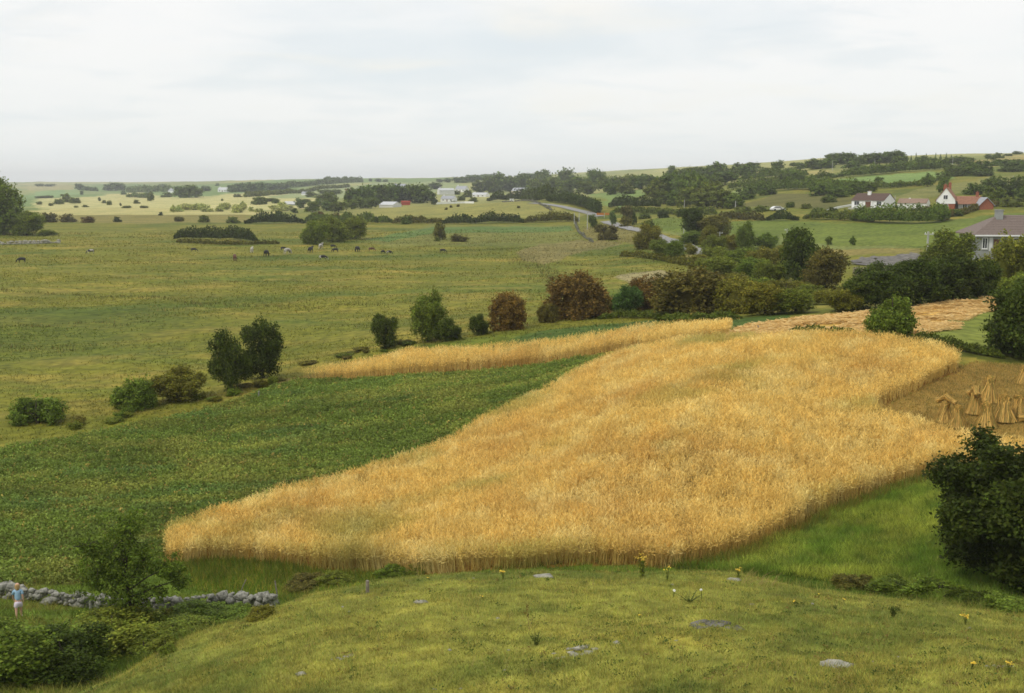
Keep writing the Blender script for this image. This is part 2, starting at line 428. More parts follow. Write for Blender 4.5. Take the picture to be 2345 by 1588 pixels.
def mid_tree(u, vb, w, h, kind, t, name, label, cat, group=None, i=None, proto=None):
    P = spot(u, vb, w); m = px(P); h = max(h - .30 * w * max(-ray(u, vb)[1], 0), .3 * h)
    cm, tm = proto or (random.choice(MID[kind]) if i is None else MID[kind][i])
    e = empty(name, (P[0], P[1], P[2] - .02*h*m), random.uniform(0, 6.28), (w*m*1.05, w*m*1.05, h*m*1.04))
    c = bpy.data.objects.new('crown', cm); COL.objects.link(c); c.parent = e; c.color = tint(t)
    k = bpy.data.objects.new('trunk', tm); COL.objects.link(k); k.parent = e
    return tag(e, label, cat, group)
def hedge(pts, hpx, t, label, name='hedge', cat='hedge', wm=None, dens=1.0, group=None, lumps=.5):
    P = [unp(*p) for p in pts]; path = []
    for a, b in zip(P[:-1], P[1:]):
        n = max(2, int(np.linalg.norm(b - a) / (px(a) * 4)))
        for i in range(n): path.append(a + (b - a) * i / n)
    path.append(P[-1]); path = np.array(path); path[:, 2] = H(path[:, 0], path[:, 1])
    m = np.mean([px(p) for p in P]); h = hpx * m; wm = wm or h * .9
    seg = np.linalg.norm(np.diff(path, axis=0), axis=1); length = seg.sum(); cum = np.concatenate([[0], np.cumsum(seg)])
    ls = max(m * 2.6, .05)
    n = int(np.clip(length * (h + wm) / (ls * ls) * 1.5 * dens, 400, 11000))
    t_ = rng.uniform(0, length, n); X = np.stack([np.interp(t_, cum, path[:, i]) for i in range(3)], 1)
    sd = rng.integers(1000)
    lump = 1 - lumps + 2 * lumps * fbm(t_ / (h * 1.3), t_ * 0, sd, 3); lump = lump * np.clip(rng.normal(1, .10, n), .8, 1.3) * np.clip(np.minimum(t_, length - t_) / (h * 1.6), .12, 1) ** .5
    th = rng.uniform(-.15 * math.pi, 1.15 * math.pi, n); q = rng.uniform(.75, 1.05, n)
    off = np.cos(th) * wm * .5 * q * lump; zz = np.maximum(np.sin(th) * .55 + .45, .02) * h * lump * q
    tang = unitv(np.stack([np.interp(t_, cum, np.gradient(path[:, i])) for i in range(3)], 1)); nrm = np.stack([-tang[:, 1], tang[:, 0], 0*off], 1)
    Q_ = X + nrm * off[:, None]; Q_[:, 2] += zz
    clump = .45 + 1.1 * fbm(t_ / (h*.4), zz / (h*.4) + 3, sd + 5, 2)
    V, Fq = leafquads(Q_ - path[0], ls, None); Cc = leafcols(n, 4, clump=clump)
    # core
    tv = np.linspace(0, length, max(4, int(length / (h * .5)))); cv = []; k = 8
    for tt in tv:
        p = np.array([np.interp(tt, cum, path[:, i]) for i in range(3)]); tg = np.array([np.interp(tt, cum, np.gradient(path[:, i])) for i in range(2)]); tg /= np.linalg.norm(tg) + 1e-9
        lm = max(min(min(tt, length - tt) / (h * 1.6), 1), .02) ** .5 * (1 - lumps + 2 * lumps * float(fbm(np.array([tt / (h*1.3)]), np.array([0.0]), sd, 3)[0])) * .8
        for j in range(k):
            a = math.pi * (-.1 + 1.2 * j / (k - 1))
            cv.append((p[0] - tg[1]*math.cos(a)*wm*.4*lm - path[0][0], p[1] + tg[0]*math.cos(a)*wm*.4*lm - path[0][1], p[2] + max(math.sin(a)*.5 + .35, -.1)*h*lm - path[0][2]))
    cf = [(i*k+j, i*k+j+1, (i+1)*k+j+1, (i+1)*k+j) for i in range(len(tv) - 1) for j in range(k - 1)]
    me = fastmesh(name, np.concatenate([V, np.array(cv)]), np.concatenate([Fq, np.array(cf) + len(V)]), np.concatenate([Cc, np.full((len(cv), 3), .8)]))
    o = link(name, me, None, [M_LEAF]); o.location = path[0]; c_ = tint(t); o.color = (c_[0] * .8, c_[1] * .8, c_[2] * .9, 1)
    return tag(o, label, cat, group)
# ================================================================== terrain sheet
OATS = wpoly([(372, 1292), (392, 1232), (640, 1155), (900, 1085), (1010, 1042), (1110, 985), (1215, 932), (1310, 880), (1400, 838), (1480, 818), (1560, 803), (1700, 792), (1800, 790), (1950, 793), (2080, 806), (2170, 820), (2197, 838), (2192, 852),
  (2100, 893), (2020, 930), (1997, 950), (2030, 978), (2100, 1003), (2200, 1032), (2420, 1075), (2420, 1100), (2160, 1078), (2050, 1112), (1900, 1168), (1700, 1264), (1530, 1300), ('Y', 1450, 43.6), ('Y', 1200, 44.2), ('Y', 1000, 45.2), (900, 1310), (640, 1288), (480, 1284)])
STRIP = wpoly([(690, 868), (900, 862), (1100, 849), (1300, 825), (1450, 800), (1560, 789), (1650, 777), (1674, 770), (1674, 760), (1560, 763), (1420, 781), (1290, 796), (1100, 814), (940, 820), (860, 842), (720, 866)])
VEG = wpoly([(-250, 1045), (-250, 1345), (0, 1345), (200, 1335), (372, 1296), (392, 1232), (640, 1155), (900, 1085), (1010, 1042), (1110, 985), (1215, 932), (1310, 880), (1400, 838), (1480, 818), (1560, 802), (1540, 794), (1450, 803), (1300, 828), (1100, 853), (900, 866), (690, 872), (620, 890), (560, 912), (460, 945), (300, 978), (150, 1010), (0, 1030)])
SWATH = wpoly([(1560, 795), (1640, 781), (1674, 772), (1700, 752), (1800, 738), (1980, 718), (2080, 705), (2300, 683), (2420, 672), (2420, 700), (2250, 715), (2200, 735), (2190, 755), (2100, 765), (1960, 760), (1820, 772), (1700, 786)])
REGIONS = [
  # far country
  ('straw', G_(190, 184, 132), 'far', [(85, 470), (85, 455), (180, 452), (300, 441), (420, 455), (520, 444), (640, 438), (760, 455), (760, 475), (600, 482), (300, 480), (85, 490)]),
  ('straw2', G_(184, 176, 122), 'far', [(85, 494), (85, 478), (300, 474), (600, 484), (650, 486), (560, 494), (300, 494)]),
  ('farg', G_(134, 160, 110), 'far', [(60, 453), (80, 440), (180, 437), (190, 444), (120, 452)]),
  ('farg2', G_(166, 160, 116), 'far', [(60, 438), (60, 426), (170, 424), (175, 436)]),
  ('farg3', G_(150, 160, 116), 'far', [(610, 455), (640, 445), (820, 425), (1000, 415), (1080, 425), (1000, 440), (800, 455)]),
  ('rush', G_(134, 126, 70), 'far', [(0, 508), (0, 494), (560, 492), (560, 512), (300, 512)]),
  ('knoll', G_(146, 142, 80), 'far', [(760, 500), (790, 485), (900, 472), (1060, 468), (1200, 462), (1290, 472), (1350, 490), (1330, 497), (1100, 497), (880, 500)]),
  ('marsh', G_(120, 122, 62), 'far', [(840, 555), (1000, 512), (1320, 512), (1340, 545), (1250, 560), (900, 565)]),
  ('marsh2', G_(98, 120, 62), 'far', [(840, 550), (1000, 520), (1320, 514), (1330, 525), (1000, 535), (900, 555)]),
  ('marsh3', G_(128, 120, 74), 'far', [(1180, 578), (1250, 555), (1340, 548), (1390, 560), (1330, 580), (1260, 600), (1200, 595)]),
  ('reed', G_(158, 148, 110), 'far', [(1365, 638), (1400, 626), (1530, 616), (1560, 630), (1500, 640), (1400, 648)]),
  ('roadbank', G_(126, 118, 66), 'far', [(1340, 545), (1345, 520), (1400, 515), (1640, 590), (1600, 600), (1500, 575), (1400, 560)]),
  ('tri', G_(122, 142, 80), 'far', [(1350, 444), (1395, 440), (1480, 436), (1485, 448), (1400, 470), (1382, 482), (1365, 470)]),
  ('hillf', G_(124, 148, 84), 'far', [(1890, 422), (1900, 414), (2050, 402), (2180, 393), (2160, 408), (2050, 420), (1960, 430)]),
  ('hillf2', G_(126, 126, 72), 'far', [(1990, 455), (2060, 440), (2150, 422), (2300, 402), (2345, 400), (2300, 420), (2200, 440), (2120, 452), (2060, 462)]),
  ('hillf3', G_(132, 146, 92), 'far', [(1660, 443), (1700, 428), (1800, 414), (1850, 410), (1840, 420), (1720, 445)]),
  ('hillf4', G_(170, 158, 104), 'far', [(1845, 405), (1850, 392), (1930, 388), (1925, 398)]),
  ('hillf5', G_(168, 152, 100), 'far', [(2175, 378), (2250, 368), (2345, 352), (2420, 350), (2420, 366), (2300, 384)]),
  ('scrub', G_(106, 104, 56), 'far', [(1700, 470), (1740, 448), (1850, 444), (1950, 455), (1930, 470), (1860, 478), (1760, 480)]),
  ('rgreen', G_(106, 120, 50), 'far', [(1490, 500), (1520, 498), (1700, 505), (1900, 508), (2050, 512), (2150, 505), (2250, 490), (2420, 475), (2420, 540), (2240, 560), (2110, 563), (1900, 560), (1800, 555), (1700, 540), (1570, 535), (1500, 520)]),
  ('rgreen2', G_(122, 130, 74), 'far', [(1510, 525), (1560, 530), (1700, 540), (1900, 560), (2110, 566), (1900, 568), (1700, 558), (1580, 540)]),
  ('drybank', G_(136, 126, 72), 'far', [(1820, 566), (2110, 568), (2110, 580), (1960, 580), (1860, 592), (1820, 580)]),
  ('heap', G_(112, 106, 84), 'far', [(1930, 610), (2110, 605), (2130, 625), (2000, 640), (1930, 635)]),
  ('gorseb', G_(104, 104, 46), 'far', [(2190, 600), (2260, 575), (2345, 560), (2420, 560), (2420, 680), (2280, 670), (2220, 640)]),
  # nearer fields
  ('strip', G_(84, 104, 48), 'near', [(1170, 775), (1290, 752), (1500, 732), (1690, 728), (1800, 722), (1800, 742), (1690, 758), (1550, 768), (1420, 785), (1290, 800), (1170, 806), (1100, 800)]),
  ('margin', G_(120, 108, 56), 'near', [(600, 900), (640, 868), (860, 815), (940, 795), (1000, 800), (940, 824), (720, 870), (640, 890)]),
]
na_in, na_out = 620, 30
A = np.concatenate([np.linspace(-1.1, -.54, na_out, endpoint=False), np.linspace(-.54, .54, na_in), np.linspace(.54, 1.1, na_out + 1)[1:]])
LY = np.concatenate([np.linspace(math.log(2), math.log(17), 50, endpoint=False), np.linspace(math.log(17), math.log(700), 640, endpoint=False), np.linspace(math.log(700), math.log(6400), 190)])
YY = np.exp(LY); GX = (A[None, :] * YY[:, None]).ravel(); GY = np.repeat(YY, len(A)); GZ = H(GX, GY)
def crest(u):
    return np.interp(u, [-600, 0, 200, 430, 700, 1200, 1600, 2000, 2400, 3000], [24, 26, 28.5, 30.6, 34.5, 36, 36.5, 33.5, 31, 31])
def ground_cols(x, y):
    fq = np.clip(y / 60, 1, 9); jx = (fbm(x / 3 / fq, y / 3 / fq, 21, 4) - .5) * np.clip(y * .05, .5, 50); jy = (fbm(x / 3 / fq, y / 3 / fq, 25, 4) - .5) * np.clip(y * .10, .5, 110)
    c = np.empty(x.shape + (3,))
    past = G_(121, 121, 46); wet = G_(103, 114, 44); dry = G_(150, 136, 66); rank = G_(84, 100, 36)
    a = fbm(x / 26, y / 9, 31, 4)[..., None]; b = fbm(x / 9, y / 4, 37, 4)[..., None]; q = fbm(x / 60, y / 34, 41, 3)[..., None]
    c[...] = past
    c = c + (wet - c) * np.clip((a - .5) * 5, 0, 1); c = c + (dry - c) * np.clip((b - .50) * 4, 0, 1) * .8; c = c + (rank - c) * np.clip((q - .55) * 6, 0, 1) * .7
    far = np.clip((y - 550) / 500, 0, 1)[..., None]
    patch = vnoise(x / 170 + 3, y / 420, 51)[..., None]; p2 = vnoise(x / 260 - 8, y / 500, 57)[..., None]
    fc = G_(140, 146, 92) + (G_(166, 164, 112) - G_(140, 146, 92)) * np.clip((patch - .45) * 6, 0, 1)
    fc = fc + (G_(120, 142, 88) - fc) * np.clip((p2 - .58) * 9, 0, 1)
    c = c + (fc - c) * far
    for nm, col, _, poly in REGIONS:
        w = wpoly(poly); s = .6 if _ == 'near' else 1.0
        s = s if _ == 'far' else .25; m = inpoly(w, x + jx * s, y + jy * s); c[m] = col * (0.85 + .3 * fbm(x[m] / 8, y[m] / 8, 61, 3))[..., None]
    def put(poly, col, j=.25, v=.3):
        m = inpoly(poly, x + jx * j, y + jy * j); c[m] = np.asarray(col) * (1 - v / 2 + v * fbm(x[m] / 2, y[m] / 2, 63, 3))[..., None]
    put(VEG, G_(98, 100, 46), .5, .6)
    put(SWATH, G_(218, 176, 96), .3, .35)
    gsw = wpoly([(2130, 775), (2150, 735), (2230, 712), (2420, 695), (2420, 800), (2230, 800)]); put(gsw, G_(118, 128, 58), .8, .3)
    put(wpoly([(1990, 790), (2100, 765), (2230, 790), (2420, 790), (2420, 834), (2300, 826), (2200, 812), (2080, 803)]), G_(88, 92, 40), .3, .4)
    put(OATS, G_(120, 90, 42), .1, .3); put(STRIP, G_(130, 100, 46), .1, .3)
    put(STUBBLE, G_(146, 122, 66), .15, .5)
    # valley side between hill and fields, then the hill itself
    u = 1172.5 + F * x / np.maximum(y, 2)
    cr = crest(u)
    m = (y < 60) & ~inpoly(OATS, x, y) & ~inpoly(VEG, x, y) & ~inpoly(STUBBLE, x, y) & (y > cr)
    c[m] = G_(96, 118, 40) * (.8 + .4 * fbm(x[m] / 1.5, y[m] / 1.5, 71, 3))[..., None]
    m = y <= cr + 1.0
    t = fbm(x[m] / 3.4, y[m] / 3.4, 73, 4)[..., None]; t2 = fbm(x[m] / 1.1, y[m] / 1.1, 77, 3)[..., None]
    h = G_(145, 145, 70) + (G_(116, 124, 58) - G_(145, 145, 70)) * np.clip((t - .45) * 6, 0, 1)
    t3 = fbm(x[m] / .35, y[m] / .35, 79, 3)[..., None]; h = h + (G_(158, 144, 66) - h) * np.clip((t2 - .52) * 4, 0, 1) * .35; h = h * (.80 + .48 * t3)
    c[m] = h
    return c
STUBBLE = wpoly([(1997, 950), (2020, 930), (2100, 893), (2192, 852), (2197, 838), (2230, 828), (2345, 834), (2420, 838), (2420, 1075), (2200, 1032), (2100, 1003), (2030, 978)])
gc = ground_cols(GX, GY)
nr, ncol = len(YY), len(A)
ii = (np.arange(nr - 1)[:, None] * ncol + np.arange(ncol - 1)[None, :]).ravel()
gme = fastmesh('ground', np.stack([GX, GY, GZ], 1), np.stack([ii, ii + 1, ii + ncol + 1, ii + ncol], 1), gc, smooth=True)
tag(link('ground', gme, None, [M_GROUND]), 'rolling farmland of pasture, crops and distant fields', 'ground', kind='structure')

def ribbon(name, pts, width, mat, label, cat, lift=.12):
    P = np.array([unp(*p)[:2] for p in pts]); path = []
    for a, b in zip(P[:-1], P[1:]):
        for i in range(14): path.append(a + (b - a) * i / 14)
    path.append(P[-1]); path = np.array(path)
    for _ in range(12): path[1:-1] = (path[:-2] + 2*path[1:-1] + path[2:]) / 4
    tg = unitv(np.gradient(path, axis=0)); nm = np.stack([-tg[:, 1], tg[:, 0]], 1)
    V = []; k = 5
    for j in range(k):
        q = path + nm * width * (j / (k - 1) - .5)
        V.append(np.stack([q[:, 0], q[:, 1], H(q[:, 0], q[:, 1]) + lift], 1))
    V = np.stack(V, 1); V = V.reshape(-1, 3)
    n = len(path); fs = [(i*k+j, i*k+j+1, (i+1)*k+j+1, (i+1)*k+j) for i in range(n-1) for j in range(k-1)]
    me = bpy.data.meshes.new(name); me.from_pydata(V.tolist(), [], fs); me.update()
    return tag(link(name, me, None, [mat]), label, cat, kind='structure')
ribbon('road', [(1650, 596), (1632, 590), (1580, 570), (1540, 554), (1490, 535), (1450, 526), (1410, 516), (1385, 508)], 4.4, M_ROAD, 'grey country road winding up from the hedges', 'road', .2)
ribbon('road', [(1372, 497), (1345, 488), (1300, 477), (1262, 470), (1215, 466)], 4.8, M_ROAD, 'pale far stretch of road curving over the knoll', 'road', .25)
gy = Geo(); gp = wpoly([(1930, 607), (1985, 591), (2060, 583), (2125, 583), (2130, 606), (2040, 611)])
xs = np.linspace(gp[:, 0].min(), gp[:, 0].max(), 40); ys = np.linspace(gp[:, 1].min(), gp[:, 1].max(), 40); XX, YG = np.meshgrid(xs, ys)
ZG = H(XX.ravel(), YG.ravel()) + .05 + .30 * fbm(XX.ravel() / 2, YG.ravel() / 2, 91, 3)
idn = np.arange(1600).reshape(40, 40); q = np.stack([idn[:-1, :-1], idn[:-1, 1:], idn[1:, 1:], idn[1:, :-1]], -1).reshape(-1, 4)
cen = np.stack([XX.ravel(), YG.ravel()], 1)[q].mean(1); q = q[inpoly(gp, cen[:, 0] + (fbm(cen[:, 0] / 2, cen[:, 1] / 2, 93, 3) - .5) * 7, cen[:, 1] + (fbm(cen[:, 0] / 2, cen[:, 1] / 2, 94, 3) - .5) * 14)]
me = fastmesh('gravel_yard', np.stack([XX.ravel(), YG.ravel(), ZG], 1), q, smooth=True)
tag(link('gravel_yard', me, None, [M_GRAVEL]), 'grey gravel yard behind the dark hedge below the grey roof', 'yard', kind='structure')

# ================================================================== crops and grass (nobody could count them)
def in_sample(poly, n):
    x = rng.uniform(poly[:, 0].min(), poly[:, 0].max(), n * 6); y = rng.uniform(poly[:, 1].min(), poly[:, 1].max(), n * 6)
    m = inpoly(poly, x, y); return x[m], y[m]
def area(poly):
    x, y = poly[:, 0], poly[:, 1]; return .5 * abs(np.dot(x, np.roll(y, 1)) - np.dot(y, np.roll(x, 1)))
def oats(name, poly, per_m2, label, hh=1.12, wk=1.0, greenrim=False):
    n = int(area(poly) * per_m2); x, y = in_sample(poly, max(n // 2, 500)); x, y = x[:n], y[:n]; n = len(x)
    jm = 1 + 0 * x; x = x + (fbm(x / .9, y / .9, 102, 3) - .5) * .7; y = y + (fbm(x / .9, y / .9, 104, 3) - .5) * .7
    z = H(x, y)
    tone = fbm(x / 5.5, y / 5.5, 101, 4); fine = fbm(x / 1.3, y / 1.3, 103, 3); gr = fbm(x / 7 + 9, y / 4, 107, 3)
    h = hh * (.80 + .28 * fbm(x / 3, y / 3, 109, 3) + .10 * fbm(x / .8, y / .8, 110, 2)) * rng.uniform(.82, 1.08, n)
    lean = np.stack([fbm(x / 6, y / 6, 111, 3) - .5, fbm(x / 6, y / 6, 113, 3) - .5], 1) * .7 + rng.normal(size=(n, 2)) * .12
    base = np.stack([x, y, z - .03], 1)
    top = base.copy(); top[:, :2] += lean * h[:, None]; top[:, 2] += h
    gold = G_(226, 180, 94); brown = G_(188, 130, 60); pale = G_(238, 204, 128); green = G_(150, 140, 62)
    c = gold + (brown - gold) * np.clip((tone - .5) * 4, 0, 1)[:, None] * .38
    c = c + (pale - c) * np.clip((fine - .52) * 5, 0, 1)[:, None] * .55
    c = c + (green - c) * np.clip((gr - .60) * 6, 0, 1)[:, None] * .55
    if greenrim:   # rank grass along the foot of the field near the wall
        uu = 1172.5 + F * x / y; e = np.clip((50.6 - y) / 1.6 + (fbm(x, y, 117, 2) - .5) * 1.2, 0, 1) * .8 * np.clip((940 - uu) / 200, 0, 1)
        c = c + (G_(88, 96, 36) - c) * e[:, None]
    c = c * (.84 + .32 * fbm(x / .45, y / .45, 119, 2))[:, None] * np.where(rng.uniform(size=n) < .05, .65, rng.uniform(.75, 1.3, n))[:, None] * 1.36 * np.array([.94, 1.13, 1.34])
    Vs = []; Cs = []
    ang = rng.uniform(0, 6.28, n); sx = np.stack([np.cos(ang), np.sin(ang), 0*ang], 1)
    w = .013 * wk
    mid = base + (top - base) * .72
    Vs.append(np.stack([base - sx*w, base + sx*w, mid], 1)); Cs.append(np.repeat((c * .72)[:, None], 3, 1))
    for k in range(5):       # drooping spikelets of the head
        t0 = .58 + .09 * k; o = base + (top - base) * t0
        a = rng.uniform(0, 6.28, n); d = np.stack([np.cos(a), np.sin(a), rng.uniform(.5, 2.2, n) if k > 1 else rng.uniform(-.4, 1.0, n)], 1)
        d = unitv(d) * (h * rng.uniform(.14, .24, n))[:, None]; s = unitv(np.cross(d, rng.normal(size=(n, 3)))) * .018 * wk
        Vs.append(np.stack([o - s*.4, o + d*.55 + s, o + d], 1)); Cs.append(np.repeat((c * rng.uniform(.9, 1.12, n)[:, None])[:, None], 3, 1))
    V = np.concatenate(Vs).reshape(-1, 3); Cc = np.concatenate(Cs).reshape(-1, 3)
    me = fastmesh(name, V, np.arange(len(V)).reshape(-1, 3), Cc)
    return tag(link(name, me, None, [M_STRAW]), label, 'oats', kind='stuff')
oats('oat_crop', OATS, 150, 'ripe golden oats standing in the large field', greenrim=True)
oats('oat_crop', STRIP, 70, 'narrow uncut strip of ripe golden oats beyond the green crop', 1.15, 1.4)

def blades(name, x, y, h, w, c, label, cat, lean=.35, mat=None):
    n = len(x); z = H(x, y); a = rng.uniform(0, 6.28, n); s = np.stack([np.cos(a), np.sin(a), 0*a], 1) * (w * .5)[:, None] if np.ndim(w) else np.stack([np.cos(a), np.sin(a), 0*a], 1) * w * .5
    b = np.stack([x, y, z - .01], 1); t = b.copy(); t[:, :2] += rng.normal(size=(n, 2)) * (h * lean)[:, None]; t[:, 2] += h
    V = np.stack([b - s, b + s, t], 1).reshape(-1, 3)
    me = fastmesh(name, V, np.arange(3*n).reshape(n, 3), np.repeat(c, 3, 0))
    return tag(link(name, me, None, [mat or M_BLADE]), label, cat, kind='stuff')
# grazed turf of the near hill
def hill_sample(n, ymin=17.5):
    y = np.exp(rng.uniform(math.log(ymin), math.log(38), n)); u = rng.uniform(-260, 2620, n); x = (u - 1172.5) / F * y * .96
    m = y < crest(1172.5 + F * x / y) + .9
    return x[m], y[m]
x, y = hill_sample(430000); cc = ground_cols(x, y)
hk = .55 + 1.0 * fbm(x / 1.4, y / 1.4, 121, 3)
cc = cc * (.45 + 1.15 * fbm(x / .30, y / .22, 125, 3))[:, None] * rng.uniform(.7, 1.45, len(x))[:, None] * rng.uniform(.9, 1.1, (len(x), 3)) * 1.25
blades('grass', x, y, .075 * hk * rng.uniform(.6, 1.4, len(x)), .016, cc, 'short grazed turf on the near hilltop', 'grass', .5)
x, y = hill_sample(90000); m = (fbm(x / 1.3, y / .8, 123, 4) > .58); x, y = x[m], y[m]
c = np.where(rng.uniform(size=(len(x), 1)) < .55, G_(150, 138, 70), G_(92, 110, 44)) * rng.uniform(.8, 1.3, (len(x), 1)) * 1.3
blades('grass_tufts', x, y, rng.uniform(.10, .22, len(x)), .013, c, 'taller wispy tufts of grass across the hilltop', 'grass', .5)
x, y = hill_sample(5200); c = np.where(rng.uniform(size=(len(x), 1)) < .7, G_(176, 160, 104), G_(128, 120, 60)) * rng.uniform(.8, 1.2, (len(x), 1))
blades('seeding_bents', x, y, rng.uniform(.15, .38, len(x)), .007, c, 'thin dry flowering grass stems on the near hill', 'grass', .35)
# lush meadow on the right and rank grass under the oats
MEADOW = wpoly([(1540, 1302), (1700, 1268), (1900, 1172), (2050, 1116), (2160, 1082), (2420, 1104), (2420, 1400), (2200, 1385), (2000, 1352), (1880, 1330), (1700, 1312), (1600, 1304)])
x, y = in_sample(MEADOW, 60000); c = np.array([1.45, 1.42, 1.1]) * (G_(94, 116, 46) + (G_(130, 140, 60) - G_(92, 118, 42)) * np.clip((fbm(x / 2.4, y / 2.4, 131, 3) - .45) * 4, 0, 1)[:, None]) * rng.uniform(.55, 1.5, (len(x), 1)) * (.55 + .9 * fbm(x / 1.1, y / .8, 135, 3))[:, None] * 1.4
blades('meadow_grass', x, y, rng.uniform(.12, .34, len(x)) * (.6 + .9 * fbm(x / 1.2, y / 1.2, 133, 2)), .026, c, 'lush green meadow grass below the oats on the right', 'grass', .5)
cx, cy = in_sample(MEADOW, 900); kk = 22; n = len(cx) * kk; x = np.repeat(cx, kk) + rng.normal(0, .09, n); y = np.repeat(cy, kk) + rng.normal(0, .09, n)
pal = np.array([G_(70, 96, 36), G_(96, 116, 44), G_(126, 130, 62), G_(84, 104, 40)]); c = np.repeat(pal[rng.integers(0, 4, len(cx))] * rng.uniform(.7, 1.3, (len(cx), 1)), kk, 0) * rng.uniform(.7, 1.3, (n, 1)) * 1.6
blades('meadow_tufts', x, y, np.repeat(rng.uniform(.15, .45, len(cx)), kk) * rng.uniform(.6, 1.1, n), .025, c, 'coarse tufts standing up through the green meadow', 'grass', .55)
RANK = wpoly([(1530, 1302), (1700, 1266), (1900, 1170), (2050, 1114), (2160, 1080), (2160, 1096), (2050, 1135), (1900, 1192), (1700, 1288), (1600, 1304)])
x, y = in_sample(RANK, 6000); c = np.where(rng.uniform(size=(len(x), 1)) < .5, G_(128, 106, 48), G_(96, 106, 44)) * rng.uniform(.7, 1.3, (len(x), 1)) * 1.3
blades('long_grass', x, y, rng.uniform(.3, .75, len(x)), .022, c, 'long seeding grass along the lower edge of the oats', 'grass', .3)
FOOT = wpoly([(380, 1296), (480, 1284), (640, 1288), (900, 1310), (1000, 1318), ('Y', 1000, 43), ('Y', 860, 42), (820, 1345), (640, 1372), (420, 1350)])
x, y = in_sample(FOOT, 16000); c = np.where(rng.uniform(size=(len(x), 1)) < .25, G_(140, 124, 52), G_(90, 108, 34)) * rng.uniform(.6, 1.4, (len(x), 1)) * (1.15 + .9 * np.clip((51 - y) / 4, 0, 1)[:, None]) * (.6 + .8 * fbm(x, y, 137, 3))[:, None]
blades('long_grass', x, y, rng.uniform(.12, .5, len(x)) * (.4 + .6 * np.clip((y - 45) / 5, 0, 1)), .024, c, 'rank green grass between the oats and the stone wall', 'grass', .3)
# stubble and swaths
x, y = in_sample(STUBBLE, 14000); c = np.where(rng.uniform(size=(len(x), 1)) < .3, G_(116, 112, 52), G_(176, 146, 80)) * rng.uniform(.7, 1.3, (len(x), 1)) * 1.2
blades('stubble', x, y, rng.uniform(.06, .16, len(x)), .03, c, 'cut oat stubble in the reaped bay on the right', 'stubble', .5, M_STRAW)
x, y = in_sample(SWATH, 60000); d_ = fbm(x / 3.2, y / 1.0, 141, 3); m = (d_ > .44); x, y, d_ = x[m], y[m], d_[m]; n = len(x)
a = rng.normal(0.0, .5, n); L_ = rng.uniform(.3, .6, n); dv = np.stack([np.cos(a), np.sin(a), rng.normal(0, .12, n)], 1) * L_[:, None]
b = np.stack([x, y, H(x, y) + np.clip((d_ - .44) * 1.6, .02, .26) * rng.uniform(.3, 1, n)], 1); s = unitv(np.cross(dv, np.array([0, 0, 1.0])) * .5 + rng.normal(size=(n, 3)) * .3) * .035
c = np.where(rng.uniform(size=(n, 1)) < .35, np.array([.82, .61, .27]), np.array([.76, .53, .21])) * rng.uniform(.8, 1.1, (n, 1))
me = fastmesh('cut_oats', np.stack([b - dv - s, b - dv + s, b + dv + s*.6, b + dv - s*.6], 1).reshape(-1, 3), np.arange(4*n).reshape(n, 4), np.repeat(c, 4, 0))
tag(link('cut_oats', me, None, [M_STRAW]), 'cut oats lying in swaths in the strip beyond the standing crop', 'cut oats', kind='stuff')
# leafy crop
px_, py_ = in_sample(VEG, 15000); npl = len(px_); kk = 8
patchy = fbm(px_ / 4, py_ / 2.2, 151, 4); bl = fbm(px_ / 9 + 4, py_ / 1.6, 153, 3)
pc = G_(84, 102, 46) + (G_(104, 114, 56) - G_(84, 102, 46)) * np.clip((patchy - .46) * 5, 0, 1)[:, None]
pc = pc + (G_(82, 108, 62) - pc) * np.clip((bl - .62) * 8, 0, 1)[:, None] * .5
pc = pc + (G_(124, 116, 64) - pc) * (rng.uniform(size=(npl, 1)) < .04)
pc = pc * (.62 + .76 * fbm(px_ / 5, py_ / 2.6, 157, 3))[:, None] * rng.uniform(.7, 1.3, (npl, 1)) * np.array([2.35, 2.12, 1.75])
ph = .15 + .5 * fbm(px_ / 1.1, py_ / 1.1, 155, 3) * rng.uniform(.3, 1.2, npl); pr_ = rng.uniform(.12, .30, npl)
n = npl * kk; d3 = unitv(rng.normal(size=(n, 3))) * np.cbrt(rng.uniform(.2, 1, (n, 1)))
P = np.stack([np.repeat(px_, kk) + d3[:, 0] * np.repeat(pr_, kk), np.repeat(py_, kk) + d3[:, 1] * np.repeat(pr_, kk), np.repeat(H(px_, py_) + ph * .55, kk) + d3[:, 2] * np.repeat(ph, kk) * .5], 1)
c = np.repeat(pc, kk, 0) * rng.uniform(.8, 1.2, (n, 1))
V, Q = leafquads(P, .075, np.tile([0, 0, 1.0], (n, 1)), .6, .7)
tag(link('leafy_crop', fastmesh('leafy_crop', V, Q, np.repeat(c, 4, 0)), None, [M_BLADE]), 'weedy green root crop left of the golden oats', 'crop', kind='stuff')
# low broad-leaved weeds in the turf of the near hill
cx, cy = hill_sample(2600); m = rng.uniform(size=len(cx)) < np.clip((fbm(cx / 2.5, cy / 2.5, 127, 3) - .3) * 2.5, .1, 1); cx, cy = cx[m], cy[m]; kk = 16; n = len(cx) * kk
cr_ = rng.uniform(.04, .20, len(cx)); q = rng.normal(size=(n, 2)) * np.repeat(cr_, kk)[:, None] * .6
X_, Y_ = np.repeat(cx, kk) + q[:, 0] * 1.5, np.repeat(cy, kk) + q[:, 1]
P = np.stack([X_, Y_, H(X_, Y_) + rng.uniform(.01, .09, n)], 1); pal = np.array([G_(84, 100, 40), G_(70, 90, 40), G_(112, 118, 56), G_(128, 112, 60)]); c = np.repeat(pal[rng.integers(0, 4, len(cx))], kk, 0) * rng.uniform(.6, 1.4, (n, 1)) * 1.25
V, Q = leafquads(P, .028, np.tile([0, 0, 1.0], (n, 1)), .5, .6)
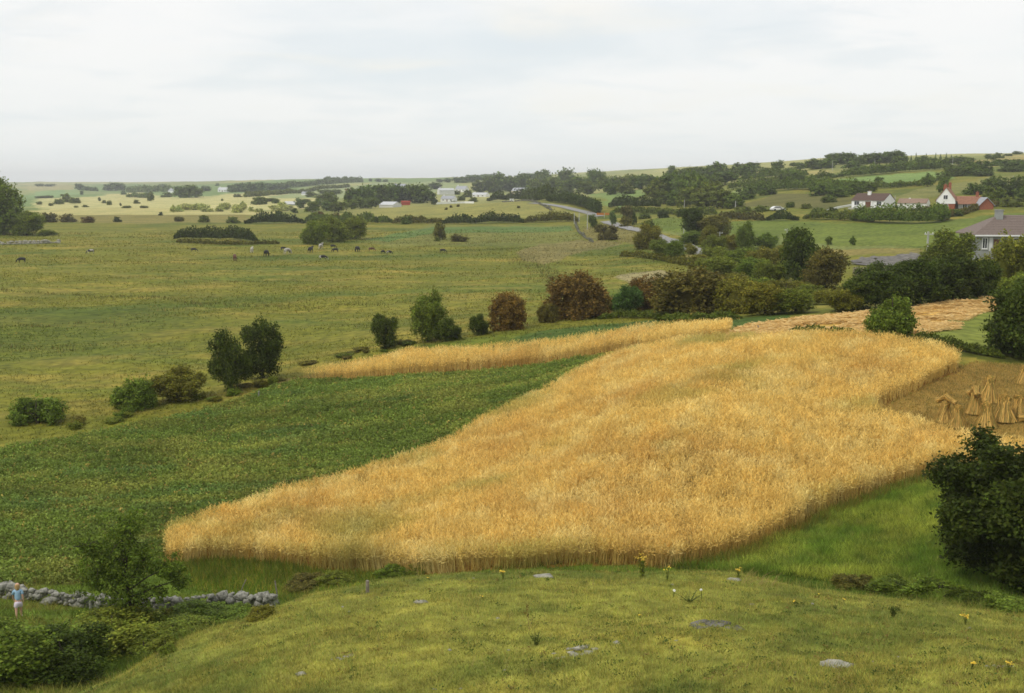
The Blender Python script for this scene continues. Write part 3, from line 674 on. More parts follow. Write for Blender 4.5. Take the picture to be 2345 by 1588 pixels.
tag(link('turf_weeds', fastmesh('turf_weeds', V, Q, np.repeat(c, 4, 0)), None, [M_BLADE]), 'low broad leaved weeds scattered through the hilltop turf', 'weeds', kind='stuff')
y = rng.uniform(30, 57, 130000); u = rng.uniform(-250, 2500, 130000); x = (u - 1172.5) / F * y * .97
m = (y > crest(u) + .4) & ~(inpoly(OATS, x, y) & (y > 44.9)) & ~inpoly(VEG, x, y) & ((u < 1050) | (y < crest(u) + 9)); x, y = x[m], y[m]
c = (G_(84, 100, 36) + (G_(128, 124, 58) - G_(84, 100, 36)) * np.clip((fbm(x / 2, y / 1.4, 139, 3) - .42) * 4, 0, 1)[:, None]) * rng.uniform(.55, 1.5, (len(x), 1)) * 1.35
blades('rough_grass', x, y, rng.uniform(.08, .34, len(x)) * (.5 + fbm(x / .9, y / .9, 143, 2)), .03, c, 'rough grass below the hill along the stone wall and the brow', 'grass', .6)
# pasture tussocks and rush lines
def tuss(n):
    y = np.exp(rng.uniform(math.log(78), math.log(420), n)); u = rng.uniform(-120, 1700, n); x = (u - 1172.5) / F * y
    m = ~inpoly(VEG, x, y) & ~inpoly(STRIP, x, y) & ~inpoly(OATS, x, y) & ~inpoly(SWATH, x, y); return x[m], y[m]
x, y = tuss(150000); d_ = fbm(x / 16, y / 7, 161, 4); m = d_ > rng.uniform(.3, .7, len(x)); x, y = x[m], y[m]; n = len(x)
c = ground_cols(x, y) * rng.uniform(.7, 1.2, (n, 1)) * 1.12
k_ = rng.uniform(size=(n, 1)); c = np.where(k_ < .05, G_(88, 94, 42) * 1.1, c); c = np.where(k_ > .94, G_(150, 134, 66) * 1.15, c)
blades('tussock_grass', x, y, rng.uniform(.08, .30, n) * (.5 + y / 300), .05 + y * .0006, c, 'tussocky pasture grass across the flat valley', 'grass', .7)
LINES = [([(-40, 664), (120, 676), (330, 682), (560, 704), (660, 702)], 2), ([(640, 706), (780, 700), (930, 696), (1010, 690)], 2), ([(380, 640), (700, 646), (900, 640)], 1), ([(0, 800), (130, 798), (170, 806)], 2), ([(1000, 580), (1090, 574), (1200, 568)], 3), ([(930, 570), (1060, 560), (1180, 552)], 3), ([(300, 604), (480, 596), (640, 588)], 1),
         ([(1180, 592), (1240, 618), (1290, 650), (1310, 690)], 4), ([(0, 752), (200, 742), (360, 740)], 1), ([(1260, 600), (1340, 610), (1500, 600)], 2), ([(340, 715), (480, 704)], 2)]
xs, ys, hs = [], [], []
for pts, wgt in LINES:
    P_ = [unp(*p) for p in pts]
    for a_, b_ in zip(P_[:-1], P_[1:]):
        L_ = np.linalg.norm(b_ - a_); n = int(L_ * 9); t = rng.uniform(0, 1, n); q = a_[None] + (b_ - a_)[None] * t[:, None]
        xs.append(q[:, 0] + rng.normal(0, .5 * wgt, n)); ys.append(q[:, 1] + rng.normal(0, .35 * wgt, n) + 1.2 * np.sin(t * 9)); hs.append(np.full(n, .35 + .12 * wgt))
x, y, h_ = map(np.concatenate, (xs, ys, hs)); n = len(x)
c = np.where(rng.uniform(size=(n, 1)) < .3, G_(110, 92, 50), G_(82, 86, 40)) * rng.uniform(.6, 1.4, (n, 1)) * 1.2
blades('rush_lines', x, y, h_ * rng.uniform(.3, 1.0, n), .10, c, 'dark rushes growing along the drains across the pasture', 'rushes', .5)
# ================================================================== buildings
def bx(name, x0, x1, y0, y1, z0, z1, mat, parent):
    g = Geo(); g.box(x0, x1, y0, y1, z0, z1); return g.build(name, [mat], parent)
def gable_walls(L, W, he, hr, mat, parent, x0=None, base=-2.0, name='wall', dx=0, dy=0):
    g = Geo(); a, b = (-L/2 + dx, L/2 + dx); c, d = -W/2 + dy, W/2 + dy
    v = [(a,c,base),(b,c,base),(b,d,base),(a,d,base),(a,c,he),(b,c,he),(b,d,he),(a,d,he),(a,dy,hr),(b,dy,hr)]
    g.add(v, [(0,1,5,4),(2,3,7,6),(1,2,6,9,5),(3,0,4,8,7),(4,5,9,8),(6,7,8,9),(0,3,2,1)]); return g.build(name, [mat], parent)
def gable_roof(L, W, he, hr, mat, parent, oh=.35, og=.25, th=.16, dx=0, dy=0, name='roof'):
    g = Geo(); sl = (hr - he) / (W / 2); a, b = -L/2 - og + dx, L/2 + og + dx; e = W/2 + oh; ze = he - sl * oh + .06; zr = hr + .06
    for s in (-1, 1):
        v = [(a, dy + s*e, ze), (b, dy + s*e, ze), (b, dy, zr), (a, dy, zr), (a, dy + s*e, ze+th), (b, dy + s*e, ze+th), (b, dy, zr+th), (a, dy, zr+th)]
        g.add(v, [(0,1,2,3),(7,6,5,4),(0,4,5,1),(1,5,6,2),(2,6,7,3),(3,7,4,0)])
    n = 9     # raised tile courses
    for s in (-1, 1):
        for i in range(1, n):
            t = i / n; y = dy + s * e * (1 - t); z = ze + (zr - ze) * t + th
            g.box(a + .02, b - .02, y - .05, y + .05, z - .04, z + .035)
    return g.build(name, [mat], parent)
def window(parent, side, p, z, w, h, W, L, frame=None, dx=0, dy=0):
    """side: f front(-y) b back r right(+x) l left(-x); p along the wall"""
    frame = frame or M_WHITE
    def box(a0, a1, z0, z1, d0, d1, name, mat, par):
        if side == 'f': return bx(name, dx+a0, dx+a1, dy-W/2 - d1, dy-W/2 - d0, z0, z1, mat, par)
        if side == 'b': return bx(name, dx+a0, dx+a1, dy+W/2 + d0, dy+W/2 + d1, z0, z1, mat, par)
        if side == 'r': return bx(name, dx+L/2 + d0, dx+L/2 + d1, dy+a0, dy+a1, z0, z1, mat, par)
        return bx(name, dx-L/2 - d1, dx-L/2 - d0, dy+a0, dy+a1, z0, z1, mat, par)
    g = Geo()
    fr = box(p - w/2 - .09, p + w/2 + .09, z - .09, z + h + .09, .004, .06, 'window', frame, parent)
    box(p - w/2, p + w/2, z, z + h, .062, .075, 'pane', M_GLASS, fr)
    box(p - .03, p + .03, z, z + h, .077, .095, 'glazing_bar', frame, fr)
    box(p - w/2 - .15, p + w/2 + .15, z - .19, z - .093, .004, .14, 'sill', frame, fr)
    return fr
def door(parent, side, p, w, h, W, L, mat, dx=0, dy=0, z0=.05):
    if side == 'f': d = bx('door', dx+p - w/2, dx+p + w/2, dy-W/2 - .06, dy-W/2 - .004, z0, z0 + h, mat, parent)
    else: d = bx('door', dx+L/2 + .004, dx+L/2 + .06, dy+p - w/2, dy+p + w/2, z0, z0 + h, mat, parent)
    return d
def chimney(parent, x, y, z0, z1, mat, w=.8, d=.6, cap=True):
    g = Geo(); g.box(x - w/2, x + w/2, y - d/2, y + d/2, z0, z1)
    if cap: g.box(x - w/2 - .08, x + w/2 + .08, y - d/2 - .08, y + d/2 + .08, z1, z1 + .12)
    c = g.build('chimney', [mat], parent)
    g2 = Geo(); g2.tube([(x, y, z1 + .12), (x, y, z1 + .5)], [.14, .12], 8); g2.build('chimney_pot', [M_TILE_RED], c)
    return c
def house_at(name, u, v, yaw, label, cat='house', group=None, dz=0.0, Y=None):
    P = unp(u, v) if Y is None else uY(u, Y)
    if Y is not None:                     # stands where its foot is seen at row v
        s = ray(u, v)[1]; P[2] = max(P[2], EYE + s * Y)
    return tag(empty(name, (P[0], P[1], P[2] + dz), R(yaw)), label, cat, group), P

M_MOSSY = flat_mat('mossy_limestone', (.12, .12, .085), .95, 6, .4, .05, .5)
# --- white bungalow on the hillside
e, P = house_at('bungalow', 1999, 476, -42, 'white bungalow with brown tiled roof and white chimney on the hillside', 'bungalow')
L, W, he, hr = 11.6, 8.6, 2.55, 4.7
gable_walls(L, W, he, hr, M_WHITE, e); gable_roof(L, W, he, hr, M_TILE_BROWN, e, .35, .1)
for p, w_ in ((-3.9, 1.7), (4.0, 1.6)): window(e, 'f', p, .95, w_, 1.25, W, L)
door(e, 'f', .1, 1.9, 2.1, W, L, M_BROWNDOOR); bx('porch_post', 1.5, 1.75, -W/2 - .5, -W/2 - .25, 0, he - .1, M_WHITE, e)
chimney(e, -1.0, -.9, 3.9, 5.5, M_WHITE, 1.1, .8)
bx('doorstep', -6, 6, -W/2 - 2.2, -W/2 - .05, -1.5, .04, M_CONC, e)
# its drive and boundary wall
def low_wall(name, pts, h, th, mat, label, group=None):
    P = [unp(*p) for p in pts]; g = Geo(); path = []
    for a, b in zip(P[:-1], P[1:]):
        for i in range(8): path.append(a + (b - a) * i / 8)
    path.append(P[-1]); path = np.array(path); path[:, 2] = H(path[:, 0], path[:, 1]); o = path[0].copy(); path = path - o
    tg = unitv(np.gradient(path[:, :2], axis=0)); nm = np.stack([-tg[:, 1], tg[:, 0]], 1) * th / 2
    V = []
    for p, n_ in zip(path, nm):
        V += [(p[0]-n_[0], p[1]-n_[1], p[2]-.6), (p[0]+n_[0], p[1]+n_[1], p[2]-.6), (p[0]+n_[0], p[1]+n_[1], p[2]+h), (p[0]-n_[0], p[1]-n_[1], p[2]+h)]
    fs = []
    for i in range(len(path) - 1):
        b = 4*i
        for j in range(4): fs.append((b+j, b+(j+1) % 4, b+4+(j+1) % 4, b+4+j))
    fs += [(3, 2, 1, 0), (len(V)-4, len(V)-3, len(V)-2, len(V)-1)]
    g.add(V, fs); ob = g.build(name, [mat]); ob.location = o
    return tag(ob, label, 'wall', group, 'thing')
low_wall('garden_wall', [(1892, 485), (1915, 479), (1953, 472)], .7, .3, M_WHITE, 'low white wall running downhill from the white bungalow')
low_wall('garden_wall', [(2006, 477), (2030, 476), (2048, 475)], .4, .25, M_OFFW, 'low white garden wall at the gable foot of the white bungalow')
# --- low outbuilding between the two houses
e, P = house_at('outbuilding', 2092, 478, -34, 'low outbuilding with faded tan roof and white gable between bungalow and red house', 'outbuilding')
L, W, he, hr = 9.4, 4.6, 1.9, 3.1
gable_walls(L, W, he, hr, M_WHITE, e); gable_roof(L, W, he, hr, M_TILE_TAN, e, .3, .02)
bx('chimney', -1.6, -1.1, -.3, .3, 2.8, 3.5, M_WHITE, e); window(e, 'f', 2, .7, .9, .8, W, L)
# --- red roofed house
e, P = house_at('gabled_house', 2168, 481, 62, 'house with steep red tiled roof, white upper gable and red brick base', 'house')
L, W, he, hr = 7.5, 5.4, 3.3, 7.0
gable_walls(L, W, 2.0, 2.01, M_BRICK, e, name='brick_storey')
g = Geo(); a, b, c, d = -L/2 - .15, L/2 + .15, -W/2 - .12, W/2 + .12
v = [(a,c,2.02),(b,c,2.02),(b,d,2.02),(a,d,2.02),(a,c,he),(b,c,he),(b,d,he),(a,d,he),(a,0,hr),(b,0,hr)]
g.add(v, [(0,1,5,4),(2,3,7,6),(1,2,6,9,5),(3,0,4,8,7),(4,5,9,8),(6,7,8,9),(0,3,2,1)]); g.build('upper_wall', [M_WHITE], e)
gable_roof(L, W + .2, he, hr, M_TILE_RED, e, .45, .35)
window(e, 'l', .1, 3.5, 1.2, 1.2, W + .24, L + .3); window(e, 'l', .1, .3, 1.6, 1.5, W, L); window(e, 'f', .5, .6, 1.0, 1.1, W, L)
chimney(e, -3.0, .4, 6.2, 8.0, M_BRICK, .7, 1.1); chimney(e, 3.4, -.2, 5.9, 8.6, M_BRICK, .9, .8)
wg = bpy.data.objects.new('side_wing', None); COL.objects.link(wg); wg.parent = e; wg.rotation_euler = (0, 0, R(-72)); wg.location = (1.6, -6.2, 0)
gable_walls(7.2, 5.2, 2.1, 4.2, M_GREYW, wg); gable_roof(7.2, 5.2, 2.1, 4.2, M_TILE_RED, wg, .4, .2); chimney(wg, 2.6, 0, 3.7, 5.6, M_BRICK, .8, .7)
window(wg, 'f', -1.6, .7, 1.3, 1.1, 5.2, 7.2)
pg = bpy.data.objects.new('porch', None); COL.objects.link(pg); pg.parent = e; pg.rotation_euler = (0, 0, R(28)); pg.location = (-.6, -11.0, 0)
gable_walls(4.4, 4.4, 1.7, 3.9, M_BRICK, pg); gable_roof(4.4, 4.4, 1.7, 3.9, M_SLATE, pg, .5, .4)
# --- grey roofed bungalow at right edge
P = uY(2268, 168); s = ray(2268, 580)[1]; P[2] = EYE + s * 168
e = tag(empty('hipped_bungalow', P, R(-6)), 'grey bungalow with brown-grey hipped roof and grey chimney at the right edge', 'bungalow')
L, W, he, hr = 15.0, 8.8, 2.7, 5.7
ox = 5.2; dxy = (ox, 4.4)
g = Geo(); g.box(ox - L/2, ox + L/2, 0, W, -2.5, he); g.build('wall', [M_GREYW], e)
g = Geo(); oh = .55; x0, x1, y0, y1 = ox - L/2 - oh, ox + L/2 + oh, -oh, W + oh; zr = hr; hx = W/2 + oh
V = [(x0,y0,he),(x1,y0,he),(x1,y1,he),(x0,y1,he),(x0,y0,he+.16),(x1,y0,he+.16),(x1,y1,he+.16),(x0,y1,he+.16),(x0+hx,W/2,zr),(x1-hx,W/2,zr)]
g.add(V, [(0,3,2,1),(4,5,9,8),(5,6,9),(6,7,8,9),(7,4,8),(0,1,5,4),(1,2,6,5),(2,3,7,6),(3,0,4,7)])
for i in range(1, 12):
    t = i / 12; y = y0 + (W/2 - y0) * t; z = he + .16 + (zr - he - .16) * t
    g.box(x0 + hx * t + .05, x1 - hx * t - .05, y - .05, y + .05, z - .04, z + .03)
rf = g.build('roof', [M_TILE_GREY], e)
bx('fascia', x0 - .03, x1 + .03, y0 - .06, y0 - .003, he - .12, he + .1, M_WHITE, e)
g = Geo(); g.box(1.5, 2.5, 3.2, 4.2, 4.2, 6.4); g.box(1.42, 2.58, 3.12, 4.28, 6.4, 6.55); g.build('chimney', [M_GREYW], e)
g = Geo(); g.box(7.6, 8.4, 3.4, 4.4, 5.2, 6.7); g.box(7.5, 8.5, 3.3, 4.5, 6.7, 6.85); g.build('chimney', [M_GREYW], e)
window(e, 'f', -1.0, .75, .62, 1.5, 0, 0); bx('panel', -.35, .15, -.05, -.004, .3, 2.4, M_OFFW, e)
door(e, 'f', .75, .9, 2.1, 0, 0, M_BROWNDOOR); window(e, 'f', 3.2, .75, 1.5, 1.5, 0, 0)
wing = bpy.data.objects.new('front_wing', None); COL.objects.link(wing); wing.parent = e; wing.rotation_euler = (0, 0, R(90)); wing.location = (9.6, -1.0, 0)
gable_walls(6.0, 6.0, 2.7, 5.0, M_GREYW, wing); gable_roof(6.0, 6.0, 2.7, 5.0, M_TILE_GREY, wing, .4, .3)
g = Geo()
for s_ in (-1, 1):
    g.add([(-3.36, s_*3.45, 2.2), (-3.36, 0, 4.86), (-3.36, 0, 5.16), (-3.36, s_*3.45, 2.5), (-3.31, s_*3.45, 2.2), (-3.31, 0, 4.86), (-3.31, 0, 5.16), (-3.31, s_*3.45, 2.5)], [(0,1,2,3),(7,6,5,4),(0,4,5,1),(1,5,6,2),(2,6,7,3),(3,7,4,0)])
g.build('bargeboard', [M_WHITE], wing)

# --- village behind the knoll and distant houses
def simple_house(name, u, v, wpx, hpx, yaw, wall, roof, label, ratio=.6, cat='house', chim=True, wins=2, flat=.5, group=None, Y=None):
    e, P = house_at(name, u, v, yaw, label, cat, group, Y=Y); m = px(P); L = wpx * m / max(.55, abs(math.cos(R(yaw))) + .0); W = L * ratio; hr = hpx * m; he = hr * flat
    gable_walls(L, W, he, hr, wall, e, base=-2.5); gable_roof(L, W, he, hr, roof, e, .3, .15)
    for i in range(wins):
        window(e, 'f', -L*.3 + i * L * .6 / max(1, wins - 1), he * .35, L * .1, he * .4, W, L)
    if wins: door(e, 'f', 0, L * .08, he * .75, W, L, M_BROWNDOOR)
    if chim: chimney(e, -L * .38, 0, hr * .9, hr * 1.22, wall, L * .06, L * .05)
    return e
simple_house('farmhouse', 1058, 440, 24, 13, -30, M_WHITE, M_SLATE, 'white house with pale slate roof, uppermost of the village behind the knoll')
simple_house('farmhouse', 1021, 446, 34, 14, 20, M_OFFW, M_TIN, 'tall off-white house with pale roof beside the big round trees', .5, flat=.7, wins=0)
simple_house('farmhouse', 1028, 462, 30, 13, -25, M_WHITE, M_SLATE, 'low white house with grey roof behind the long white wall', .55)
simple_house('cottage', 1100, 451, 34, 9, -35, M_WHITE, M_TIN, 'small white cottage with greenish tin roof by the dark roadside hedge', .4)
simple_house('barn', 1193, 444, 32, 13, -32, M_CREAM, M_SLATE, 'blue-grey roofed barn among the trees above the roadside hedge', .6, 'barn', False, 0)
low_wall('village_wall', [(1000, 468), (1030, 467), (1064, 466), (1085, 466)], 1.4, .4, M_WHITE, 'long white wall in front of the village houses')
simple_house('hay_shed', 894, 475, 34, 12, -28, M_OFFW, M_TIN, 'shed with pale corrugated roof at the foot of the farm trees', .9, 'shed', False, 0, .45)
simple_house('red_shed', 929, 470, 20, 9, 8, M_RED, M_RED, 'small red shed beside the pale roofed shed', .6, 'shed', False, 0, .7)
simple_house('shed', 665, 471, 26, 9, -15, M_GREYW, M_TIN, 'long low shed with pale tin roof in the far willows', .4, 'shed', False, 0, .4)
simple_house('cottage', 699, 447, 14, 7, -20, M_WHITE, M_SLATE, 'tiny white cottage on the far slope left of the farm trees', .6, wins=0)
simple_house('cottage', 800, 440, 16, 7, 20, M_CREAM, M_TILE_RED, 'far cottage with orange-red roof just above the farm trees', .6, wins=0)
simple_house('cottage', 916, 432, 28, 10, -20, M_OFFW, M_SLATE, 'far grey roofed house peeping over the farm trees', .5, wins=0)
simple_house('cottage', 397, 442, 16, 9, -35, M_WHITE, M_SLATE, 'white gabled cottage against the large dark tree clump on the left skyline', .7, wins=0)
simple_house('cottage', 512, 440, 22, 10, -15, M_WHITE, M_TIN, 'white house on the left skyline right of the large dark tree clump', .5, wins=2)
simple_house('house', 1553, 418, 20, 18, 35, M_OFFW, M_SLATE, 'grey roofed house half hidden in the wood on the right hill', .8, wins=0)
simple_house('house', 1505, 430, 14, 14, -50, M_CREAM, M_SLATE, 'cream gabled house at the left edge of the hillside wood', .8, wins=0)
# white cube shaped hut on the knoll
e, P = house_at('hut', 1172, 462, 10, 'small white flat roofed hut standing on the knoll beside the road', 'hut'); m = px(P)
g = Geo(); g.box(-4.4*m, 4.4*m, -3*m, 3*m, -1, 6.2*m); g.build('wall', [M_WHITE], e); bx('roof', -4.8*m, 4.8*m, -3.4*m, 3.4*m, 6.2*m, 6.9*m, M_CONC, e); door(e, 'f', -1*m, 2*m, 4.5*m, 6*m, 0, M_GREYW)
# orange barrier by the bend
P = unp(1384, 500); m = px(P)
e = tag(empty('road_barrier', P, R(3)), 'rusty orange barrier on short posts across the road bend', 'barrier')
for x0, x1 in ((-18, -1), (1.2, 18)): bx('board', x0*m, x1*m, -.06, .06, 7*m, 12*m, M_ORANGE, e)
for x in (-17, 0, 17): bx('post', x*m - .07, x*m + .07, .08, .22, -.3, 12.3*m, M_CONC, e)
# white car
P = unp(1781, 483)
e = tag(empty('parked_car', P, R(14)), 'white car parked among bushes below the hillside scrub', 'car')
prof = [(-2.1, .3), (-2.12, .75), (-1.9, .92), (-1.15, 1.38), (.45, 1.42), (1.1, .98), (2.0, .85), (2.15, .6), (2.15, .3)]
g = Geo(); n = len(prof); g.add([(x, -.82, z) for x, z in prof] + [(x, .82, z) for x, z in prof], [tuple(range(n))] + [tuple(range(n, 2*n))[::-1]] + [(i, i+n, (i+1) % n + n, (i+1) % n) for i in range(n)]); g.build('body', [M_CARPAINT], e)
for s_ in (-1, 1):
    g = Geo(); y = s_ * .826; g.add([(-1.6, y, .95), (.85, y, .98), (.38, y, 1.34), (-1.1, y, 1.31)], [(0, 1, 2, 3)]); g.build('side_window', [M_GLASS], e)
    for x in (-1.3, 1.3):
        g = Geo(); g.tube([(x, s_*.7, .3), (x, s_*.86, .3)], [.32, .32], 14); g.build('wheel', [M_RUBBER], e)
e.scale = (1.25, 1.25, 1.15)

# ================================================================== poles and posts
def pole(u, vt, vb, label, arm=True, group=None, r=.12, mat=None, Y=None):
    P = unp(u, vb) if Y is None else uY(u, Y); m = px(P); h = (vb - vt) * m if Y is None else EYE + ray(u, vt)[1] * Y - P[2]
    e = tag(empty('utility_pole', P, random.uniform(-.2, .2)), label, 'pole', group)
    g = Geo(); g.tube([(0, 0, -.3), (0, 0, h * .5), (0, 0, h)], [r, r * .9, r * .75], 8); g.build('pole', [mat or M_CONC], e)
    if arm:
        bx('crossarm', -.75, .75, -r - .12, -r - .01, h - .45, h - .3, mat or M_CONC, e)
        for x in (-.6, .6):
            g = Geo(); g.tube([(x, -r - .06, h - .3), (x, -r - .06, h - .08)], [.06, .04], 6); g.build('insulator', [M_WHITE], e)
    return e
pole(1565, 524, 562, 'pale pole standing beside the near stretch of the road', False)
pole(2121, 531, 592, 'pale concrete pole with crossarm beside the gravel yard', True, r=.2, Y=166)
pole(1648, 531, 552, 'short pale pole with crossarm in front of the olive-brown tree', True)
pole(1802, 524, 545, 'short pale pole with crossarm left of the tall dark tree in the green field', True)
for u, a, b, l in ((1567, 458, 476, 'pale pole at the foot of the hillside wood'), (1684, 461, 480, 'pale pole right of the hillside wood'), (1906, 369, 392, 'pale pole in the straw coloured field near the skyline'), (2003, 367, 384, 'pale pole above the bright hill field, before the skyline wood'), (2181, 359, 386, 'pale pole right of the skyline conifers'), (2319, 403, 427, 'thin pole in the dark bushes above the grey roofed bungalow'), (2049, 449, 474, 'dark pole between the bungalow and the tan roofed outbuilding')):
    pole(u, a, b, l, False, r=.16)
for u, a, b, l in ((1315, 489, 513, 'pale gatepost at the left end of the roadside posts'), (1326, 489, 512, 'pale gatepost between two others at the field corner'), (1345, 487, 526, 'tallest pale post of the field corner by the road'), (1399, 489, 512, 'pale post right of the orange barrier')):
    P = unp(u, b); m = px(P); g = Geo(); g.box(-.13, .13, -.13, .13, -.3, (b-a)*m); g.box(-.17, .17, -.17, .17, (b-a)*m, (b-a)*m + .12); o = g.build('gate_post', [M_CONC]); o.location = P; tag(o, l, 'post')
def wpost(u, vt, vb, label, tilt=.05, r=.05, mat=None):
    P = unp(u, vb); m = px(P); h = (vb - vt) * m; g = Geo(); g.tube([(0, 0, -.15), (tilt*h*.5, 0, h*.5), (tilt*h, 0, h*.96), (tilt*h, 0, h)], [r, r*.95, r*.85, r*.4], 7)
    o = g.build('fence_post', [mat or M_WOOD]); o.location = P; return tag(o, label, 'fence post')
wpost(637, 1328, 1376, 'thin leaning wooden post at the right end of the stone wall', -.12, .035)
wpost(548, 1325, 1362, 'slanting thin stick leaning on the stone wall', .45, .025)
wpost(842, 1328, 1358, 'stout weathered wooden post on the edge of the hill', .0, .06)
wpost(207, 1372, 1404, 'pale short post before the wall left of the feathery tree', .08, .06, M_STONE)
wpost(592, 895, 912, 'pale post stub by the two upright hawthorns', .1, .06, M_STONE)
wpost(1740, 745, 758, 'grey broken stick in the cut oats', -.4, .06)

# ================================================================== stone walls and rocks
def stone_mesh(n=1, flat=.75):
    import bmesh
    bm = bmesh.new(); bmesh.ops.create_cube(bm, size=1.5); bmesh.ops.subdivide_edges(bm, edges=bm.edges[:], cuts=1, use_grid_fill=True); bmesh.ops.triangulate(bm, faces=bm.faces[:])
    for v in bm.verts: v.co = v.co * (.72 + .28 / max(v.co.length, .6)) * random.uniform(.82, 1.15)
    sd = random.random() * 50
    for v in bm.verts:
        q = .7 + .6 * float(fbm(np.array([v.co.x * 1.3 + sd]), np.array([v.co.y * 1.3 + v.co.z * 1.7 + sd]), 5, 2)[0])
        v.co *= q
    V = np.array([v.co[:] for v in bm.verts]); Fc = np.array([[v.index for v in f.verts] for f in bm.faces]); bm.free(); return V, Fc
STONES = [stone_mesh() for i in range(16)]
def rotm(n=1):
    q = np.random.default_rng(random.randrange(10**9)).normal(size=4); q /= np.linalg.norm(q); a, b, c, d = q
    return np.array([[1-2*(c*c+d*d), 2*(b*c-a*d), 2*(b*d+a*c)], [2*(b*c+a*d), 1-2*(b*b+d*d), 2*(c*d-a*b)], [2*(b*d-a*c), 2*(c*d+a*b), 1-2*(b*b+c*c)]])
def dry_wall(pts, hm, size, label, mat=None):
    P = np.array([unp(*p) for p in pts]); seg = np.linalg.norm(np.diff(P, axis=0), axis=1); cum = np.concatenate([[0], np.cumsum(seg)]); T = cum[-1]
    Vs, Fs, b = [], [], 0; o = P[0].copy(); courses = max(2, int(hm / (size * 1.05)))
    for c in range(courses):
        t = 0.0
        while t < T:
            s = size * random.choice([.5, .7, .9, 1.1, 1.5]) * random.uniform(.85, 1.15); t += s * .9
            hloc = hm * (.72 + .5 * float(fbm(np.array([t / 1.5]), np.array([0.]), 171, 2)[0]))
            if c * size * 1.05 > hloc: t += s; continue
            V, Fc = random.choice(STONES); V = (V @ rotm().T) * np.array([s * .62, s * .5, s * .46]) * random.uniform(.85, 1.15)
            q = np.array([np.interp(t, cum, P[:, i]) for i in range(3)]); q[0] += random.uniform(-.08, .08); q[1] += random.uniform(-.12, .12) * (1 if size > .2 else 1)
            q[2] = float(H(q[0], q[1])) + size * .3 + c * size * .82 + random.uniform(-.08, .08)
            Vs.append(V + q - o); Fs.append(Fc + b); b += len(V)
    ob = link('dry_stone_wall', fastmesh('dry_stone_wall', np.concatenate(Vs), np.concatenate(Fs)), None, [mat or M_STONE]); ob.location = o
    return tag(ob, label, 'stone wall', kind='thing')
dry_wall([(-60, 1366), (30, 1372), (120, 1384), (230, 1392), (330, 1402), (430, 1396), (520, 1388), (626, 1392)], 1.02, .26, 'tumbled grey dry stone wall behind the feathery tree at lower left')
dry_wall([(-40, 561), (30, 560), (80, 559), (135, 557)], .9, .7, 'low pale stone wall far across the pasture below the big left tree', M_ROCK)
dry_wall([(1318, 512), (1324, 530), (1340, 545), (1358, 556)], .5, .5, 'ruined dark stone field wall running down beside the roadside posts', M_MOSSY)
dry_wall([(1150, 463), (1240, 470), (1262, 482)], .8, .8, 'low stone wall crossing the top of the knoll', M_MOSSY)
def rock(u, v, wpx, label, n=1, flat=.3, spread=0, group=None, mat=None, asp=1.0):
    P = unp(u, v); m = px(P); Vs, Fs, b = [], [], 0
    for i in range(n):
        V, Fc = random.choice(STONES); s = wpx * m * .5 * (1 if n == 1 else random.uniform(.12, .32))
        V = (V @ rotm().T); V = V * np.array([s, s * asp * .8, s * flat]); q = np.array([P[0] + (random.uniform(-.5, .5) * wpx * m if n > 1 else 0), P[1] + (random.uniform(-1, 1) * spread if n > 1 else 0), 0])
        q[2] = float(H(q[0], q[1])) + s * flat * .25; Vs.append(V + q - P); Fs.append(Fc + b); b += len(V)
    o = link('rock', fastmesh('rock', np.concatenate(Vs), np.concatenate(Fs), smooth=False), None, [mat or M_ROCK]); o.location = P
    return tag(o, label, 'rock', group)
rock(1913, 1527, 84, 'flat pale limestone slab bedded in the turf near the lower right', 1, .16)
rock(1318, 1496, 100, 'broken line of pale limestone breaking through the turf, lower centre', 15, .2, .3)
rock(1413, 1474, 22, 'small pale stone just right of the broken limestone line', 1, .3)
rock(1245, 1322, 40, 'grey flat stone on the brow of the hill left of the tall ragwort', 1, .25)
rock(962, 1381, 32, 'pale stone in the turf on the left brow of the hill', 1, .25)
rock(786, 1504, 48, 'string of small stones in the turf at lower left centre', 9, .3, .25)
rock(690, 1545, 26, 'pale stone low on the left flank of the hill', 1, .35)
rock(2285, 1529, 66, 'row of pale stones at the right end of the turf', 6, .3, .1)
rock(1682, 1330, 34, 'thin pale slab beside the dry stalks on the brow', 1, .2)
rock(1540, 1341, 12, 'small white stone right of the tall ragwort', 1, .4)
rock(2075, 1387, 30, 'low pale slab near the dark thistle clump', 2, .25, .1)
rock(1640, 1430, 105, 'patch of grey-brown broken stone and bare soil on the hill', 40, .16, .35, mat=M_GRAVEL)
rl = [(1030, 1490), (785, 1391), (800, 1402), (1140, 1417), (1484, 1413), (1549, 1468), (1822, 1541), (2000, 1516), (2057, 1505), (1165, 1490), (1860, 1384), (1722, 1386), (2220, 1440), (1052, 1330), (1085, 1325), (1155, 1536), (1055, 1578), (995, 1580)]
for u, v in rl: rock(u, v, random.uniform(6, 11), 'tiny pale stone lying in the short turf', 1, .5, group='pebbles in the hilltop turf')

